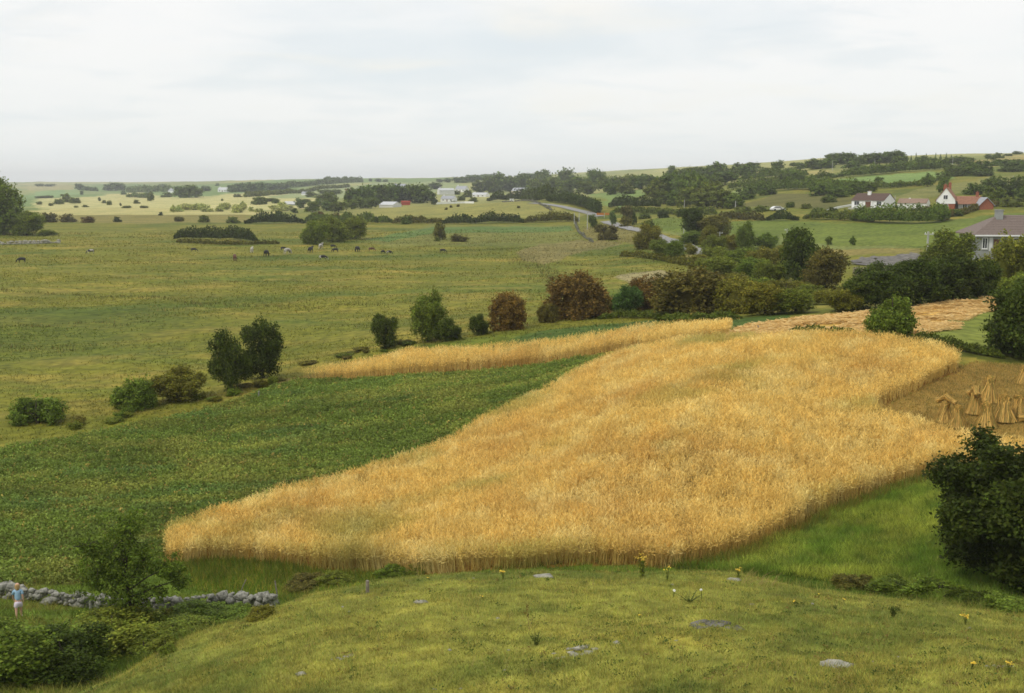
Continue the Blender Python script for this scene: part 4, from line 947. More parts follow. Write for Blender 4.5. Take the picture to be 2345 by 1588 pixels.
# ================================================================== flowers and weeds on the hill
def weed(name, u, vb, hpx, wpx, label, cat, flower=None, nst=5, leafk=60, col='mid', fl=10, group=None, fsize=.022):
    P = unp(u, vb); m = px(P); h = hpx * m; w_ = wpx * m; e = tag(empty(name, P, random.uniform(0, 6)), label, cat, group)
    g = Geo(); tips = []
    for i in range(nst):
        a = random.uniform(0, 6.28); q = random.uniform(.1, .5) * w_; hh = h * random.uniform(.75, 1)
        p1 = np.array([q*.4*math.cos(a), q*.4*math.sin(a), hh*.5]); p2 = np.array([q*math.cos(a), q*math.sin(a), hh]); g.tube([(0, 0, -.02), p1, p2], [.008, .007, .004], 5); tips.append(p2)
    st = g.build('stem', [M_STEM], e)
    n = leafk; k = rng.integers(0, nst, n); t = rng.uniform(0, .8, n); T = np.array(tips)[k]; L_ = T * t[:, None] * np.array([.8, .8, 1]) + rng.normal(size=(n, 3)) * .02 * np.array([1.4, 1.4, .6]) * (h / .5)
    L_[:, 2] = np.maximum(L_[:, 2], .01)
    V, Q = leafquads(L_, .038 * h / .5, None, .35); lo = link('foliage', fastmesh('foliage', V, Q, leafcols(n, 4)), e, [M_LEAF]); lo.color = tint(col)
    if flower:
        for tp in tips:
            T = np.repeat(tp[None], fl, 0) + rng.normal(size=(fl, 3)) * np.array([.045, .045, .016]) * (h / .6)
            V, Q = leafquads(T, fsize, np.tile([0, 0, 1.], (fl, 1)), .9, 2.0); link('flower_head', fastmesh('flower_head', V, Q), e, [flower])
    return e
M_STEM = flat_mat('plant_stem', G_(92, 100, 50), .8, 6, .2)
M_DRY = flat_mat('dry_stalk', G_(170, 150, 96), .9, 6, .2)
weed('ragwort', 1471, 1322, 58, 26, 'tall yellow ragwort standing on the brow against the oats', 'wildflower', M_YELLOW, 7, 130, 'mid', 12, fsize=.02)
weed('ragwort', 1152, 1328, 22, 14, 'short yellow ragwort on the brow left of the tall one', 'wildflower', M_YELLOW, 4, 40, 'mid', 10)
weed('ragwort', 1528, 1330, 34, 14, 'slim ragwort with few flowers right of the tall one', 'wildflower', M_YELLOW, 3, 50, 'mid', 4)
weed('ragwort', 1691, 1324, 26, 22, 'yellow ragwort beside the dry stalks on the brow', 'wildflower', M_YELLOW, 5, 40, 'mid', 6)
weed('ragwort', 2211, 1432, 26, 20, 'yellow ragwort at the edge of the brambles on the right', 'wildflower', M_YELLOW, 5, 50, 'mid', 12)
weed('ragwort', 2224, 1534, 20, 16, 'yellow ragwort by the row of pale stones', 'wildflower', M_YELLOW, 4, 40, 'mid', 10)
weed('ragwort', 2310, 1548, 36, 16, 'leafy ragwort at the lower right edge', 'wildflower', M_YELLOW, 4, 70, 'mid', 5)
weed('ragwort', 483, 1436, 20, 20, 'yellow ragwort at the foot of the bramble mound on the left', 'wildflower', M_YELLOW, 5, 40, 'mid', 10)
for u, v in ((1932, 1380), (1876, 1368), (1820, 1384), (640, 1418), (983, 1330), (1105, 1372), (1466, 1416)):
    weed('yellow_flower', u, v, random.uniform(7, 10), 8, 'small yellow flower in the hilltop turf', 'wildflower', M_YELLOW, 2, 14, 'mid', 4, 'yellow flowers dotted over the hilltop')
weed('white_flower', 1541, 1372, 24, 10, 'white umbel flower on a thin stem, left of a pair', 'wildflower', M_PALEFLOWER, 2, 14, 'mid', 8)
weed('white_flower', 1607, 1372, 26, 10, 'white umbel flower on a thin stem, right of a pair', 'wildflower', M_PALEFLOWER, 2, 14, 'mid', 8)
weed('thistle', 2045, 1418, 38, 40, 'dark green thistle clump near the right brambles', 'weed', None, 9, 220, 'dark')
weed('thistle', 1228, 1478, 30, 40, 'dark green weed tuft at the centre of the near hill', 'weed', None, 9, 200, 'dark')
weed('thistle', 1914, 1396, 14, 24, 'low dark weed left of the thistle clump', 'weed', None, 6, 60, 'dark')
weed('nettles', 1580, 1380, 20, 90, 'low dark green weeds under the white flowers', 'weed', None, 22, 200, 'dark')

P = unp(1735, 1340); e = tag(empty('dry_stalks', P), 'clump of pale dry stalks leaning on the brow', 'dry stalks'); g = Geo()
for i in range(16):
    a = random.uniform(-.1, 1.3); l = random.uniform(.35, .75); b = random.uniform(-.6, .6); g.tube([(b, 0, -.03), (b + .35*l*math.cos(a), random.uniform(-.1, .1), l*.5*math.sin(a) + .1), (b + .8*l*math.cos(a), random.uniform(-.15, .15), l*.85*math.sin(a) + .12)], [.006, .005, .003], 4)
g.build('stem', [M_DRY], e)
P = unp(1212, 1446); e = tag(empty('dock_stalk', P), 'thin russet dock stalk rising from the near turf', 'weed'); g = Geo()
g.tube([(0, 0, -.02), (-.03, 0, .35), (-.05, 0, .72)], [.007, .006, .004], 5); g.tube([(0, 0, -.02), (.04, 0, .2), (.1, 0, .42)], [.006, .005, .003], 5); g.build('stem', [M_DRY], e)
n = 60; T = np.stack([rng.normal(-.05, .025, n), rng.normal(0, .02, n), rng.uniform(.35, .72, n)], 1); V, Q = leafquads(T, .02, None, .6); lo = link('seed_head', fastmesh('seed_head', V, Q, leafcols(n, 4)), e, [M_LEAF]); lo.color = tint('russet')

# ================================================================== stooks
def make_sheaf(i):
    k = 420; a = rng.uniform(0, 6.28, k); q = np.sqrt(rng.uniform(0, 1, k))
    zs = np.array([0, .35, .78, 1.02, 1.24]); rs = np.array([.27, .20, .12, .15, .19]); V = []; 
    pr = []
    for z, r_ in zip(zs, rs):
        pr.append(np.stack([q * r_ * np.cos(a) + rng.normal(0, .025, k), q * r_ * np.sin(a) + rng.normal(0, .025, k), z * rng.uniform(.94, 1.04, k) - (q * r_) ** 2 * (2.2 if z > 1.2 else 0)], 1))
    pr = np.stack(pr, 1); s = np.stack([-np.sin(a), np.cos(a), 0*a], 1)
    w_ = np.array([.012, .012, .012, .022, .03]); L_ = pr - s[:, None] * w_[None, :, None]; R_ = pr + s[:, None] * w_[None, :, None]
    pr[:, 4, 2] -= .12 * (q > .6); V = np.stack([L_, R_], 2).reshape(-1, 3); idx = np.arange(k)[:, None] * 10
    f = np.concatenate([idx + np.array([2*j, 2*j+1, 2*j+3, 2*j+2]) for j in range(4)])
    c = G_(214, 176, 96)[None] * rng.uniform(.45, 1.3, (k, 1)); c = np.where(rng.uniform(size=(k, 1)) < .25, G_(150, 134, 66), c) * 1.25 * np.array([1.0, 1.0, 1.0]); C_ = np.repeat(c, 10, 0)
    v2, f2 = ellipsoid((0, 0, .55), (.13, .13, .6), 8, 6, .05); C2 = np.tile(G_(150, 116, 58), (len(v2), 1))
    me = fastmesh('sheaf', np.concatenate([V, v2]), np.concatenate([f, f2 + len(V)]), np.concatenate([C_, C2])); me.materials.append(M_STRAW); return me
SHEAF = [make_sheaf(i) for i in range(3)]
M_BAND = flat_mat('straw_band', G_(176, 136, 70), .9, 8, .2)
g = Geo(); g.tube([(.1*math.cos(t), .1*math.sin(t), .72) for t in np.linspace(0, 6.2, 12)], [.02]*12, 5); BANDME = bpy.data.meshes.new('straw_band'); BANDME.from_pydata(g.v, [], g.f); BANDME.materials.append(M_BAND)
def stook(u, vt, vb, label, n=5, cap=False):
    n += 3
    P = unp(u, vb - 3); m = px(P); h = (vb - vt) * m; sc_ = h / (1.36 if not cap else 1.62); e = tag(empty('stook', P, random.uniform(0, 6), (sc_*1.02, sc_*1.02, sc_*1.0)), label, 'stook', 'stooks of oats in the reaped bay')
    for i in range(n):
        a = 6.28 * i / n + random.uniform(-.2, .2); s = bpy.data.objects.new('sheaf', random.choice(SHEAF)); COL.objects.link(s); s.parent = e
        s.location = (.33*math.cos(a), .33*math.sin(a), -.03); s.rotation_euler = (R(15)*math.sin(a) + random.uniform(-.07, .07), -R(15)*math.cos(a) + random.uniform(-.07, .07), random.uniform(0, 6)); s.rotation_mode = 'ZYX'; s.scale = (1, 1, random.uniform(.92, 1.06))
        b = bpy.data.objects.new('straw_band', BANDME); COL.objects.link(b); b.parent = s
    if cap:
        for sg in (-1, 1):
            s = bpy.data.objects.new('hood_sheaf', random.choice(SHEAF)); COL.objects.link(s); s.parent = e; s.location = (sg*-.08, 0, 1.5); s.rotation_euler = (0, R(sg*118), random.uniform(-.3, .3)); s.scale = (.9, .9, .62)
for a in ((2163, 905, 968, 'stook with slanting hood at the left end of the stooks', 5, True), (2191, 926, 980, 'low stook leaning against the leftmost hooded one', 4), (2232, 888, 950, 'two headed stook behind the front row', 5, True), (2263, 858, 922, 'tall narrow stook farthest back of the group', 4), (2258, 918, 980, 'front stook half hidden by the big bush', 5), (2298, 900, 967, 'stook with one tall head right of the front one', 5), (2331, 903, 956, 'broad round stook near the right edge', 5), (2344, 836, 882, 'stook at the right edge farther up the stubble', 5)): stook(*a)
P = unp(2332, 966); s = bpy.data.objects.new('sheaf', SHEAF[0]); COL.objects.link(s); s.location = P + np.array([0, 0, .2]); s.rotation_euler = (0, R(84), R(-20)); tag(s, 'single sheaf of oats lying on the stubble below the stooks', 'sheaf')
# ================================================================== trees, bushes, hedges
FT, MT, HG = far_tree, mid_tree, hedge
WB = mid_proto('low', 260, 16, .035, .4, .04)
def HX(pts, hpx, t, label, *a, **k):          # ragged clumps instead of a clean strip
    P = np.array(pts, float); n = int(np.abs(P[-1, 0] - P[0, 0]) / 17)
    for i in range(n):
        q = random.random(); u = P[0, 0] + q * (P[-1, 0] - P[0, 0]); v = np.interp(u, P[:, 0], P[:, 1]) + random.uniform(-7, 7)
        MT(u, v, random.uniform(18, 44), random.uniform(.5, 1.3) * hpx, 'low', random.choice(['mid', 'olive', 'green', 'brown']), 'weed_clump', label, 'weeds', label, proto=WB)
# --- left edge tree
mid_tree(8, 541, 132, 142, 'bush', 'green', 'broadleaf_tree', 'big leafy green tree at the left edge of the pasture', 'tree', i=0)
mid_tree(62, 540, 80, 56, 'bush', 'mid', 'shrub', 'dark shrub at the foot of the big left edge tree', 'shrub')
mid_tree(108, 541, 46, 17, 'low', 'mid', 'shrub', 'low shrub trailing right of the big left edge tree', 'shrub')
# --- valley thickets
HG([(400, 548), (450, 549), (520, 550), (588, 553)], 27, 'dark', 'long low dark thicket in the middle of the pasture', 'thicket', 'thicket')
HG([(405, 556), (480, 560), (570, 562), (640, 560)], 9, 'olive', 'low olive rushy bank in front of the long dark thicket', 'rough_bank', 'bank')
for a in ((722, 562, 66, 56, 'bush', 'mid', 'left shrub of the round green clump beside the grazing cows'), (762, 556, 76, 60, 'bush', 'mid', 'middle shrub of the round green clump beside the grazing cows'), (805, 550, 70, 54, 'bush', 'mid', 'right shrub of the round green clump beside the grazing cows')):
    MT(a[0], a[1], a[2], a[3], a[4], a[5], 'willow_shrub', a[6], 'shrub')
FT(1007, 550, 26, 40, 'round', 'olive', 'sapling', 'thin wispy sapling alone in the marshy field', 'tree')
FT(1055, 554, 48, 17, 'low', 'brown', 'shrub', 'low brown shrub right of the wispy sapling', 'shrub')
FT(1000, 553, 14, 10, 'bush', 'mid', 'shrub', 'tiny shrub just left of the wispy sapling', 'shrub')
for u, v, w_, h_, t, l in ((115, 510, 40, 24, 'brown', 'brownish thorn bush, leftmost of the far pasture edge'), (155, 510, 36, 21, 'brown', 'brownish thorn bush second along the far pasture edge'), (200, 511, 30, 16, 'russet', 'small russet thorn bush third along the far pasture edge'), (269, 509, 20, 13, 'dark', 'small dark bush alone on the far pasture edge'), (368, 494, 11, 9, 'dark', 'tiny dark bush at the bright straw strip'), (410, 508, 24, 12, 'olive', 'faint olive bush on the far pasture edge'), (466, 510, 26, 18, 'mid', 'round bush on the far pasture edge left of the dark hedge'), (535, 512, 34, 16, 'mid', 'bush at the left end of the dark hedge under the straw strip')):
    FT(u, v, w_, h_, 'bush', t, 'thorn_bush', l, 'bush')
HG([(560, 513), (600, 512), (650, 513), (700, 512)], 20, 'dark', 'dark hedge under the bright straw strip, left of the knoll')
HG([(700, 510), (760, 512), (830, 512), (900, 511)], 19, 'green', 'dark hedge at the left foot of the knoll')
HG([(900, 512), (960, 513), (1020, 512)], 15, 'olive', 'low olive hedge bank along the foot of the knoll')
HG([(1015, 513), (1060, 514), (1130, 511), (1200, 511)], 21, 'dark', 'thick dark hedge along the middle of the knoll foot')
HG([(1200, 511), (1260, 509), (1325, 508)], 21, 'olive', 'olive-green hedge at the right foot of the knoll')
for u, v, w_, h_, t in ((640, 502, 26, 20, 'dark'), (728, 502, 34, 18, 'russet'), (768, 503, 22, 16, 'brown'), (796, 503, 22, 18, 'dark'), (846, 508, 34, 22, 'mid'), (930, 514, 26, 20, 'green')):
    FT(u, v, w_, h_, 'bush', t, 'thorn_bush', 'rounded thorn bush rising above the hedge at the knoll foot', 'bush', 'thorn bushes in the knoll hedge')
for u, v in ((1033, 476), (1049, 474), (1022, 481), (1188, 477)): FT(u, v, 8, 6, 'bush', 'brown', 'thorn_bush', 'speck of brown scrub on the open grass of the knoll', 'bush', 'scrub specks on the knoll')
# --- far left country
for u, v, w_, h_, k, l, g_ in (
  (183, 436, 18, 15, 'round', 0, 0), (200, 437, 20, 11, 'bush', 0, 0), (214, 438, 20, 10, 'bush', 0, 0), (248, 437, 20, 15, 'round', 0, 0), (264, 437, 22, 18, 'round', 0, 0), (280, 437, 18, 17, 'round', 0, 0), (187, 447, 9, 10, 'bush', 0, 0), (282, 446, 14, 9, 'bush', 0, 0),
  (530, 441, 22, 18, 'round', 0, 0), (550, 440, 24, 20, 'round', 0, 0), (574, 440, 26, 22, 'round', 0, 0), (594, 439, 26, 22, 'round', 0, 0), (498, 426, 10, 7, 'bush', 0, 0), (471, 438, 24, 13, 'bush', 0, 0), (620, 436, 30, 16, 'round', 0, 0), (646, 434, 30, 14, 'round', 0, 0), (372, 433, 22, 12, 'bush', 0, 0), (110, 427, 30, 6, 'low', 0, 0), (88, 427, 22, 7, 'low', 0, 0)):
    FT(u, v, w_, h_, k, 'bluegreen', 'distant_tree', 'small bluish tree on the far left skyline', 'tree', 'trees along the far left skyline')
for u, w_, h_ in ((414, 30, 25), (432, 34, 29), (450, 26, 22)): FT(u, 453, w_, h_, 'round', 'green', 'distant_tree', 'dark round tree of the compact clump beside the far white gabled cottage', 'tree', 'compact dark clump on the far left')
HG([(292, 440), (330, 440), (395, 441)], 12, 'bluegreen', 'bluish hedge under the left skyline, ending at the dark clump')
HG([(290, 452), (320, 453), (350, 454)], 10, 'green', 'short dark hedge across the straw coloured field'); FT(346, 461, 13, 20, 'round', 'mid', 'distant_tree', 'single tree at the right end of the short hedge in the straw field', 'tree')
for u, v, w_, h_ in ((150, 464, 26, 22), (170, 466, 26, 14), (134, 468, 24, 12), (177, 462, 12, 9)): FT(u, v, w_, h_, 'bush', 'mid', 'field_bush', 'green bush of the clump on the straw coloured slope', 'bush', 'clump of bushes on the left straw slope')
for u, v, w_, h_ in ((90, 469, 14, 8), (117, 472, 12, 7), (228, 461, 7, 9), (238, 466, 9, 8), (251, 470, 13, 11), (313, 467, 16, 10), (383, 452, 26, 12), (509, 461, 6, 6), (196, 475, 16, 6), (175, 476, 10, 5), (290, 477, 22, 6), (330, 477, 20, 6), (276, 473, 6, 8), (590, 468, 28, 18), (545, 452, 20, 8), (100, 454, 40, 6), (118, 453, 10, 5)):
    FT(u, v, w_, h_, 'bush', 'mid', 'field_bush', 'small scattered bush in the pale fields on the left', 'bush', 'scattered bushes in the pale left fields')
for i in range(26):
    FT(random.uniform(385, 650), random.uniform(478, 488), random.uniform(14, 30), random.uniform(9, 18), 'bush', 'pale', 'sallow_bush', 'grey-green sallow in the scrubby band beyond the straw strip', 'bush', 'grey-green sallows beyond the straw strip')
HG([(548, 440), (600, 437), (680, 429), (760, 422), (830, 417)], 12, 'bluegreen', 'bluish hedge climbing along the skyline left of centre', dens=1.4)
HG([(560, 452), (640, 446), (720, 437), (800, 428)], 8, 'mid', 'thin hedge on the far slope below the skyline hedge')
for u, v, w_, h_ in ((752, 420, 16, 16), (735, 421, 18, 9), (774, 419, 20, 11), (791, 416, 13, 12), (808, 416, 22, 10), (848, 416, 8, 7), (866, 417, 14, 8), (882, 417, 12, 6), (580, 437, 20, 13), (560, 440, 20, 10)):
    FT(u, v, w_, h_, 'round', 'bluegreen', 'distant_tree', 'bluish tree on the skyline left of centre', 'tree', 'skyline trees left of centre')
FT(597, 469, 29, 19, 'bush', 'green', 'distant_tree', 'dark round tree left of the pale tin shed', 'tree'); FT(633, 466, 20, 11, 'bush', 'green', 'field_bush', 'dark bush between the round tree and the pale tin shed', 'bush')
for u, v, w_, h_, t in ((686, 478, 24, 24, 'bluegreen'), (675, 489, 14, 12, 'green'), (716, 486, 32, 24, 'mid'), (730, 472, 22, 18, 'green'), (759, 474, 30, 34, 'mid'), (748, 484, 26, 22, 'bluegreen'), (776, 487, 36, 24, 'mid'), (806, 480, 26, 22, 'mid'), (700, 466, 24, 10, 'mid'), (655, 482, 30, 12, 'pale'), (630, 480, 26, 10, 'pale'), (620, 462, 30, 8, 'mid'), (740, 458, 30, 12, 'mid'), (712, 452, 24, 12, 'mid'), (770, 446, 30, 12, 'mid'), (745, 444, 30, 10, 'mid'), (800, 450, 22, 10, 'mid')):
    FT(u, v, w_, h_, 'round', t, 'distant_tree', 'small tree in the loose scatter left of the farm trees', 'tree', 'loose trees left of the farm trees')
for u, v, w_, h_ in ((812, 474, 42, 44), (840, 472, 46, 48), (868, 470, 46, 46), (893, 468, 44, 46), (913, 466, 36, 44), (944, 466, 40, 42), (970, 466, 44, 42), (826, 478, 30, 26), (850, 478, 30, 24)):
    FT(u, v, w_, h_, 'round', 'green', 'farm_tree', 'tall dark round tree sheltering the farm with the red shed', 'tree', 'row of tall dark farm trees')
FT(996, 434, 32, 16, 'round', 'green', 'distant_tree', 'flat topped dark tree behind the village houses', 'tree'); FT(994, 470, 17, 17, 'bush', 'dark', 'garden_bush', 'dark round bush at the left end of the long white wall', 'bush')
for u, v, w_, h_ in ((1070, 452, 22, 18), (1056, 460, 22, 12), (1085, 463, 22, 12), (1046, 446, 16, 10), (1040, 466, 20, 6)): FT(u, v, w_, h_, 'bush', 'mid', 'garden_bush', 'garden bush among the village houses', 'bush', 'garden bushes of the village')
for u, v, w_, h_ in ((1008, 418, 16, 8), (1024, 418, 16, 10), (1046, 419, 26, 13), (1066, 419, 26, 14), (1090, 418, 30, 16), (1115, 415, 34, 14), (1204, 410, 34, 13), (1222, 410, 20, 12), (1082, 410, 30, 9), (1120, 408, 34, 9)):
    FT(u, v, w_, h_, 'round', 'bluegreen', 'distant_tree', 'hazy bluish tree on the skyline behind the village wood', 'tree', 'hazy skyline trees behind the village')
# --- village wood, centre
for u, v, w_, h_, t in ((1098, 442, 30, 28, 'mid'), (1120, 442, 34, 38, 'green'), (1145, 440, 40, 44, 'green'), (1172, 440, 38, 36, 'green'), (1198, 438, 40, 40, 'green'), (1240, 432, 46, 42, 'green'), (1222, 444, 40, 34, 'mid'), (1262, 444, 44, 38, 'green'), (1296, 432, 40, 46, 'green'), (1290, 446, 44, 32, 'mid'), (1326, 442, 44, 36, 'green'), (1362, 432, 40, 42, 'green'), (1345, 446, 40, 30, 'mid'), (1388, 440, 40, 34, 'green'), (1412, 438, 36, 34, 'green'), (1440, 434, 44, 34, 'mid'), (1470, 434, 44, 34, 'green'), (1430, 446, 38, 26, 'mid'), (1398, 447, 34, 28, 'green'), (1495, 432, 36, 30, 'green'), (1460, 428, 36, 26, 'mid')):
    FT(u, v, w_, h_, 'round', t, 'wood_tree', 'dark round headed tree of the wood along the middle skyline', 'tree', 'trees of the middle skyline wood')
HG([(1116, 461), (1150, 461), (1200, 460), (1260, 461)], 22, 'dark', 'dark trimmed roadside hedge above the knoll')
HG([(1258, 462), (1310, 468), (1345, 477), (1370, 490)], 22, 'dark', 'dark roadside hedge descending to the bend')
HG([(1396, 476), (1440, 476), (1480, 476), (1512, 474)], 26, 'dark', 'dark hedge below the pale green triangular field')
HG([(1400, 488), (1460, 487), (1550, 492), (1640, 492)], 12, 'mid', 'low rough hedge above the right green field')
# --- wood on the right hill
for u, v, w_, h_, t in ((1500, 456, 40, 44, 'mid'), (1526, 452, 46, 54, 'green'), (1540, 438, 40, 46, 'green'), (1556, 462, 46, 50, 'green'), (1580, 456, 56, 60, 'green'), (1602, 468, 54, 62, 'green'), (1570, 474, 46, 44, 'mid'), (1632, 472, 54, 56, 'mid'), (1610, 478, 50, 40, 'mid'), (1655, 478, 50, 44, 'mid'), (1680, 478, 40, 34, 'green'), (1520, 468, 34, 30, 'mid'), (1545, 472, 34, 34, 'green')):
    FT(u, v, w_, h_, 'round', t, 'wood_tree', 'leafy tree of the dense wood on the right hillside', 'tree', 'trees of the right hillside wood')
for u, v, w_, h_, k in ((1538, 404, 24, 24, 'round'), (1566, 412, 34, 26, 'round'), (1590, 412, 40, 30, 'round'), (1620, 416, 44, 34, 'round'), (1646, 408, 44, 36, 'round'), (1688, 404, 34, 30, 'round'), (1712, 404, 34, 26, 'round'), (1722, 392, 40, 20, 'round'), (1752, 400, 36, 18, 'bush'), (1783, 396, 28, 28, 'round'), (1806, 398, 30, 14, 'bush'), (1840, 386, 50, 14, 'bush'), (1820, 380, 30, 8, 'bush'), (1660, 424, 50, 30, 'round'), (1632, 430, 40, 26, 'round')):
    FT(u, v, w_, h_, k, 'green', 'hill_tree', 'round dark tree on the skyline above the right hillside wood', 'tree', 'skyline trees above the right hillside wood')
HG([(1668, 432), (1710, 430), (1760, 424), (1850, 412)], 18, 'green', 'dark hedge along the lower edge of the upper hill fields')
HG([(1690, 414), (1750, 408), (1850, 402)], 16, 'green', 'dark hedge close under the skyline on the right hill')
HG([(1700, 448), (1740, 440), (1790, 436), (1850, 434), (1900, 440), (1960, 447)], 24, 'green', 'broad dark hedge above the brown scrub on the right hill')
HG([(1860, 434), (1910, 432), (1960, 434), (2000, 432)], 14, 'dark', 'dark hedge under the left part of the bright hill field')
for u, v, w_, h_ in ((1706, 458, 46, 32), (1757, 447, 42, 26), (1796, 420, 36, 26), (1820, 416, 40, 24), (1748, 424, 34, 20), (1880, 448, 60, 30), (1920, 452, 60, 30), (1952, 446, 50, 28), (1970, 434, 30, 22), (2013, 424, 26, 20), (1900, 464, 36, 16), (1985, 440, 40, 20)):
    FT(u, v, w_, h_, 'bush', 'green', 'hill_bush', 'dark round bush in the hedgerows of the right hill', 'bush', 'bushes in the right hill hedgerows')
HG([(1965, 432), (2030, 432), (2100, 427), (2140, 418)], 13, 'green', 'hedge along the lower edge of the bright hill field')
FT(2123, 428, 30, 30, 'bush', 'green', 'hill_bush', 'round dark bush at the lower corner of the bright hill field', 'bush'); FT(2158, 414, 34, 22, 'bush', 'green', 'hill_bush', 'dark bush at the right corner of the bright hill field', 'bush')
HG([(1918, 407), (1980, 403), (2060, 395), (2120, 391), (2180, 387)], 20, 'green', 'dark hedge along the upper edge of the bright hill field')
HG([(1850, 412), (1880, 410), (1915, 408)], 15, 'green', 'dark hedge left of the bright hill field')
for u, v, w_, h_ in ((1868, 388, 40, 24), (1895, 386, 36, 24), (1915, 378, 44, 26), (1942, 376, 44, 26), (1965, 378, 36, 20), (1985, 376, 40, 24), (2010, 374, 40, 24), (2036, 374, 42, 26), (2053, 370, 30, 24), (2062, 384, 40, 26), (1955, 388, 44, 18), (2085, 384, 30, 14), (2110, 380, 36, 22), (2130, 380, 40, 18), (2200, 380, 50, 20), (2180, 374, 40, 14)):
    FT(u, v, w_, h_, 'round', 'green', 'skyline_tree', 'dark leafy tree of the wood on the right skyline', 'tree', 'trees of the right skyline wood')
for i, u in enumerate((2076, 2086, 2097, 2108, 2120, 2131, 2142, 2153, 2166, 2178, 2190, 2202)):
    FT(u, 374, random.uniform(9, 13), random.uniform(14, 24), 'conifer', 'bluegreen', 'conifer', 'thin spiky conifer on the right skyline', 'conifer', 'conifers on the right skyline')
for u, v, w_, h_ in ((2268, 364, 24, 12), (2286, 363, 24, 14), (2308, 358, 20, 6), (2330, 354, 24, 8), (2274, 366, 14, 10)): FT(u, v, w_, h_, 'bush', 'green', 'skyline_bush', 'small bush on the bare skyline at far right', 'bush', 'bushes on the bare right skyline')
for u, v, w_, h_ in ((2190, 404, 50, 26), (2220, 402, 50, 28), (2250, 392, 40, 26), (2210, 390, 50, 24), (2275, 380, 50, 14), (2320, 384, 60, 20), (2345, 392, 60, 24), (2300, 376, 50, 12), (2180, 396, 40, 18), (2250, 404, 50, 16), (2310, 394, 50, 14)):
    FT(u, v, w_, h_, 'bush', 'green', 'hill_bush', 'dark bush in the thick hedges under the right skyline', 'bush', 'thick hedge bushes under the right skyline')
for u, v, w_, h_, t in ((2228, 446, 44, 28, 'green'), (2262, 438, 44, 30, 'green'), (2286, 428, 44, 26, 'green'), (2310, 452, 60, 40, 'dark'), (2334, 440, 50, 40, 'green'), (2280, 462, 50, 36, 'mid'), (2345, 462, 50, 40, 'green'), (2160, 444, 30, 36, 'green'), (2262, 470, 40, 26, 'mid'), (2318, 474, 50, 24, 'mid')):
    FT(u, v, w_, h_, 'bush', t, 'garden_tree', 'dark bushy tree to the right of the red roofed house', 'tree', 'bushy trees right of the red roofed house')
# --- in front of the houses
HG([(1840, 502), (1890, 503), (1950, 505), (2000, 508)], 20, 'mid', 'bushy hedge below the drive of the white bungalow')
HG([(1950, 505), (2020, 511), (2080, 513), (2140, 511), (2170, 502)], 32, 'green', 'thick dark hedge in front of the white bungalow and tan outbuilding')
HG([(2165, 500), (2200, 494), (2240, 480), (2290, 472)], 12, 'brown', 'low brown hedge bank running up behind the right green field')
for u, v, w_, h_, t, l in ((1872, 497, 30, 22, 'green', 'bush at the left end of the hedge below the bungalow drive'), (1908, 496, 26, 22, 'dark', 'dark bush beside the foot of the white drive wall'), (1938, 493, 16, 12, 'green', 'small bush halfway under the white bungalow'), (2120, 484, 24, 12, 'russet', 'russet shrub at the white gable of the tan outbuilding'), (2190, 496, 34, 18, 'green', 'green bush at the brick foot of the red roofed house'), (1745, 486, 40, 16, 'mid', 'green bush left of the white car'), (1810, 476, 22, 14, 'green', 'dark bush right of the white car'), (1700, 492, 40, 20, 'mid', 'round bush in the rough hedge left of the white car'), (1845, 478, 26, 12, 'mid', 'bush farther right of the white car')):
    FT(u, v, w_, h_, 'bush', t, 'bush', l, 'bush')
HG([(1755, 506), (1800, 506), (1830, 505)], 20, 'dark', 'short dark hedge below the white car')
HG([(1640, 500), (1690, 502), (1750, 506)], 14, 'brown', 'brownish hedge left of the short dark hedge')
# --- roadside
for u, v, w_, h_, t, l in ((1357, 524, 22, 32, 'green', 'dark upright bush by the tallest pale post'), (1371, 532, 24, 20, 'brown', 'brown bush at the near side of the road bend'), (1393, 550, 44, 36, 'brown', 'rounded brown bush on the bank below the road'), (1402, 516, 20, 32, 'bluegreen', 'grey ivy covered stump right of the orange barrier'), (1437, 506, 34, 34, 'brown', 'brown leaved tree right of the orange barrier'), (1434, 520, 30, 26, 'olive', 'olive bush under the brown leaved tree'), (1452, 516, 12, 30, 'dark', 'narrow dark bush right of the brown leaved tree'), (1484, 526, 30, 24, 'mid', 'green bush behind the near road'), (1520, 500, 26, 20, 'dark', 'dark bush at the left end of the right green field'), (1560, 497, 26, 20, 'dark', 'dark bush at the upper edge of the right green field'), (1475, 502, 30, 14, 'mid', 'low green bush on the rough hedge by the road')):
    FT(u, v, w_, h_, 'bush', t, 'roadside_bush', l, 'bush')
for u, v, w_, h_, t, l in ((1484, 572, 66, 58, 'olive', 'big olive-green bush on the near side of the road'), (1512, 584, 54, 36, 'mid', 'green bush at the foot of the big roadside bush'), (1550, 596, 52, 46, 'green', 'dark green bush before the near stretch of road'), (1582, 584, 30, 28, 'olive', 'small olive bush at the roadside near the pale pole'), (1588, 562, 70, 34, 'green', 'dark undergrowth on the far side of the near road'), (1636, 578, 60, 40, 'mid', 'green scrub where the near road disappears')):
    MT(u, v, w_, h_, 'bush', t, 'roadside_bush', l, 'bush')
HG([(1420, 588), (1470, 590), (1530, 600), (1590, 612)], 14, 'olive', 'low olive scrub bank below the near road', lumps=.5)
MT(1587, 549, 66, 74, 'round', 'deep', 'broadleaf_tree', 'very dark tree beside the road in front of the right green field', 'tree'); MT(1638, 548, 88, 54, 'round', 'brown', 'broadleaf_tree', 'olive-brown spreading tree right of the very dark roadside tree', 'tree'); MT(1622, 566, 44, 50, 'bush', 'olive', 'bush', 'olive bush under the olive-brown spreading tree', 'bush')
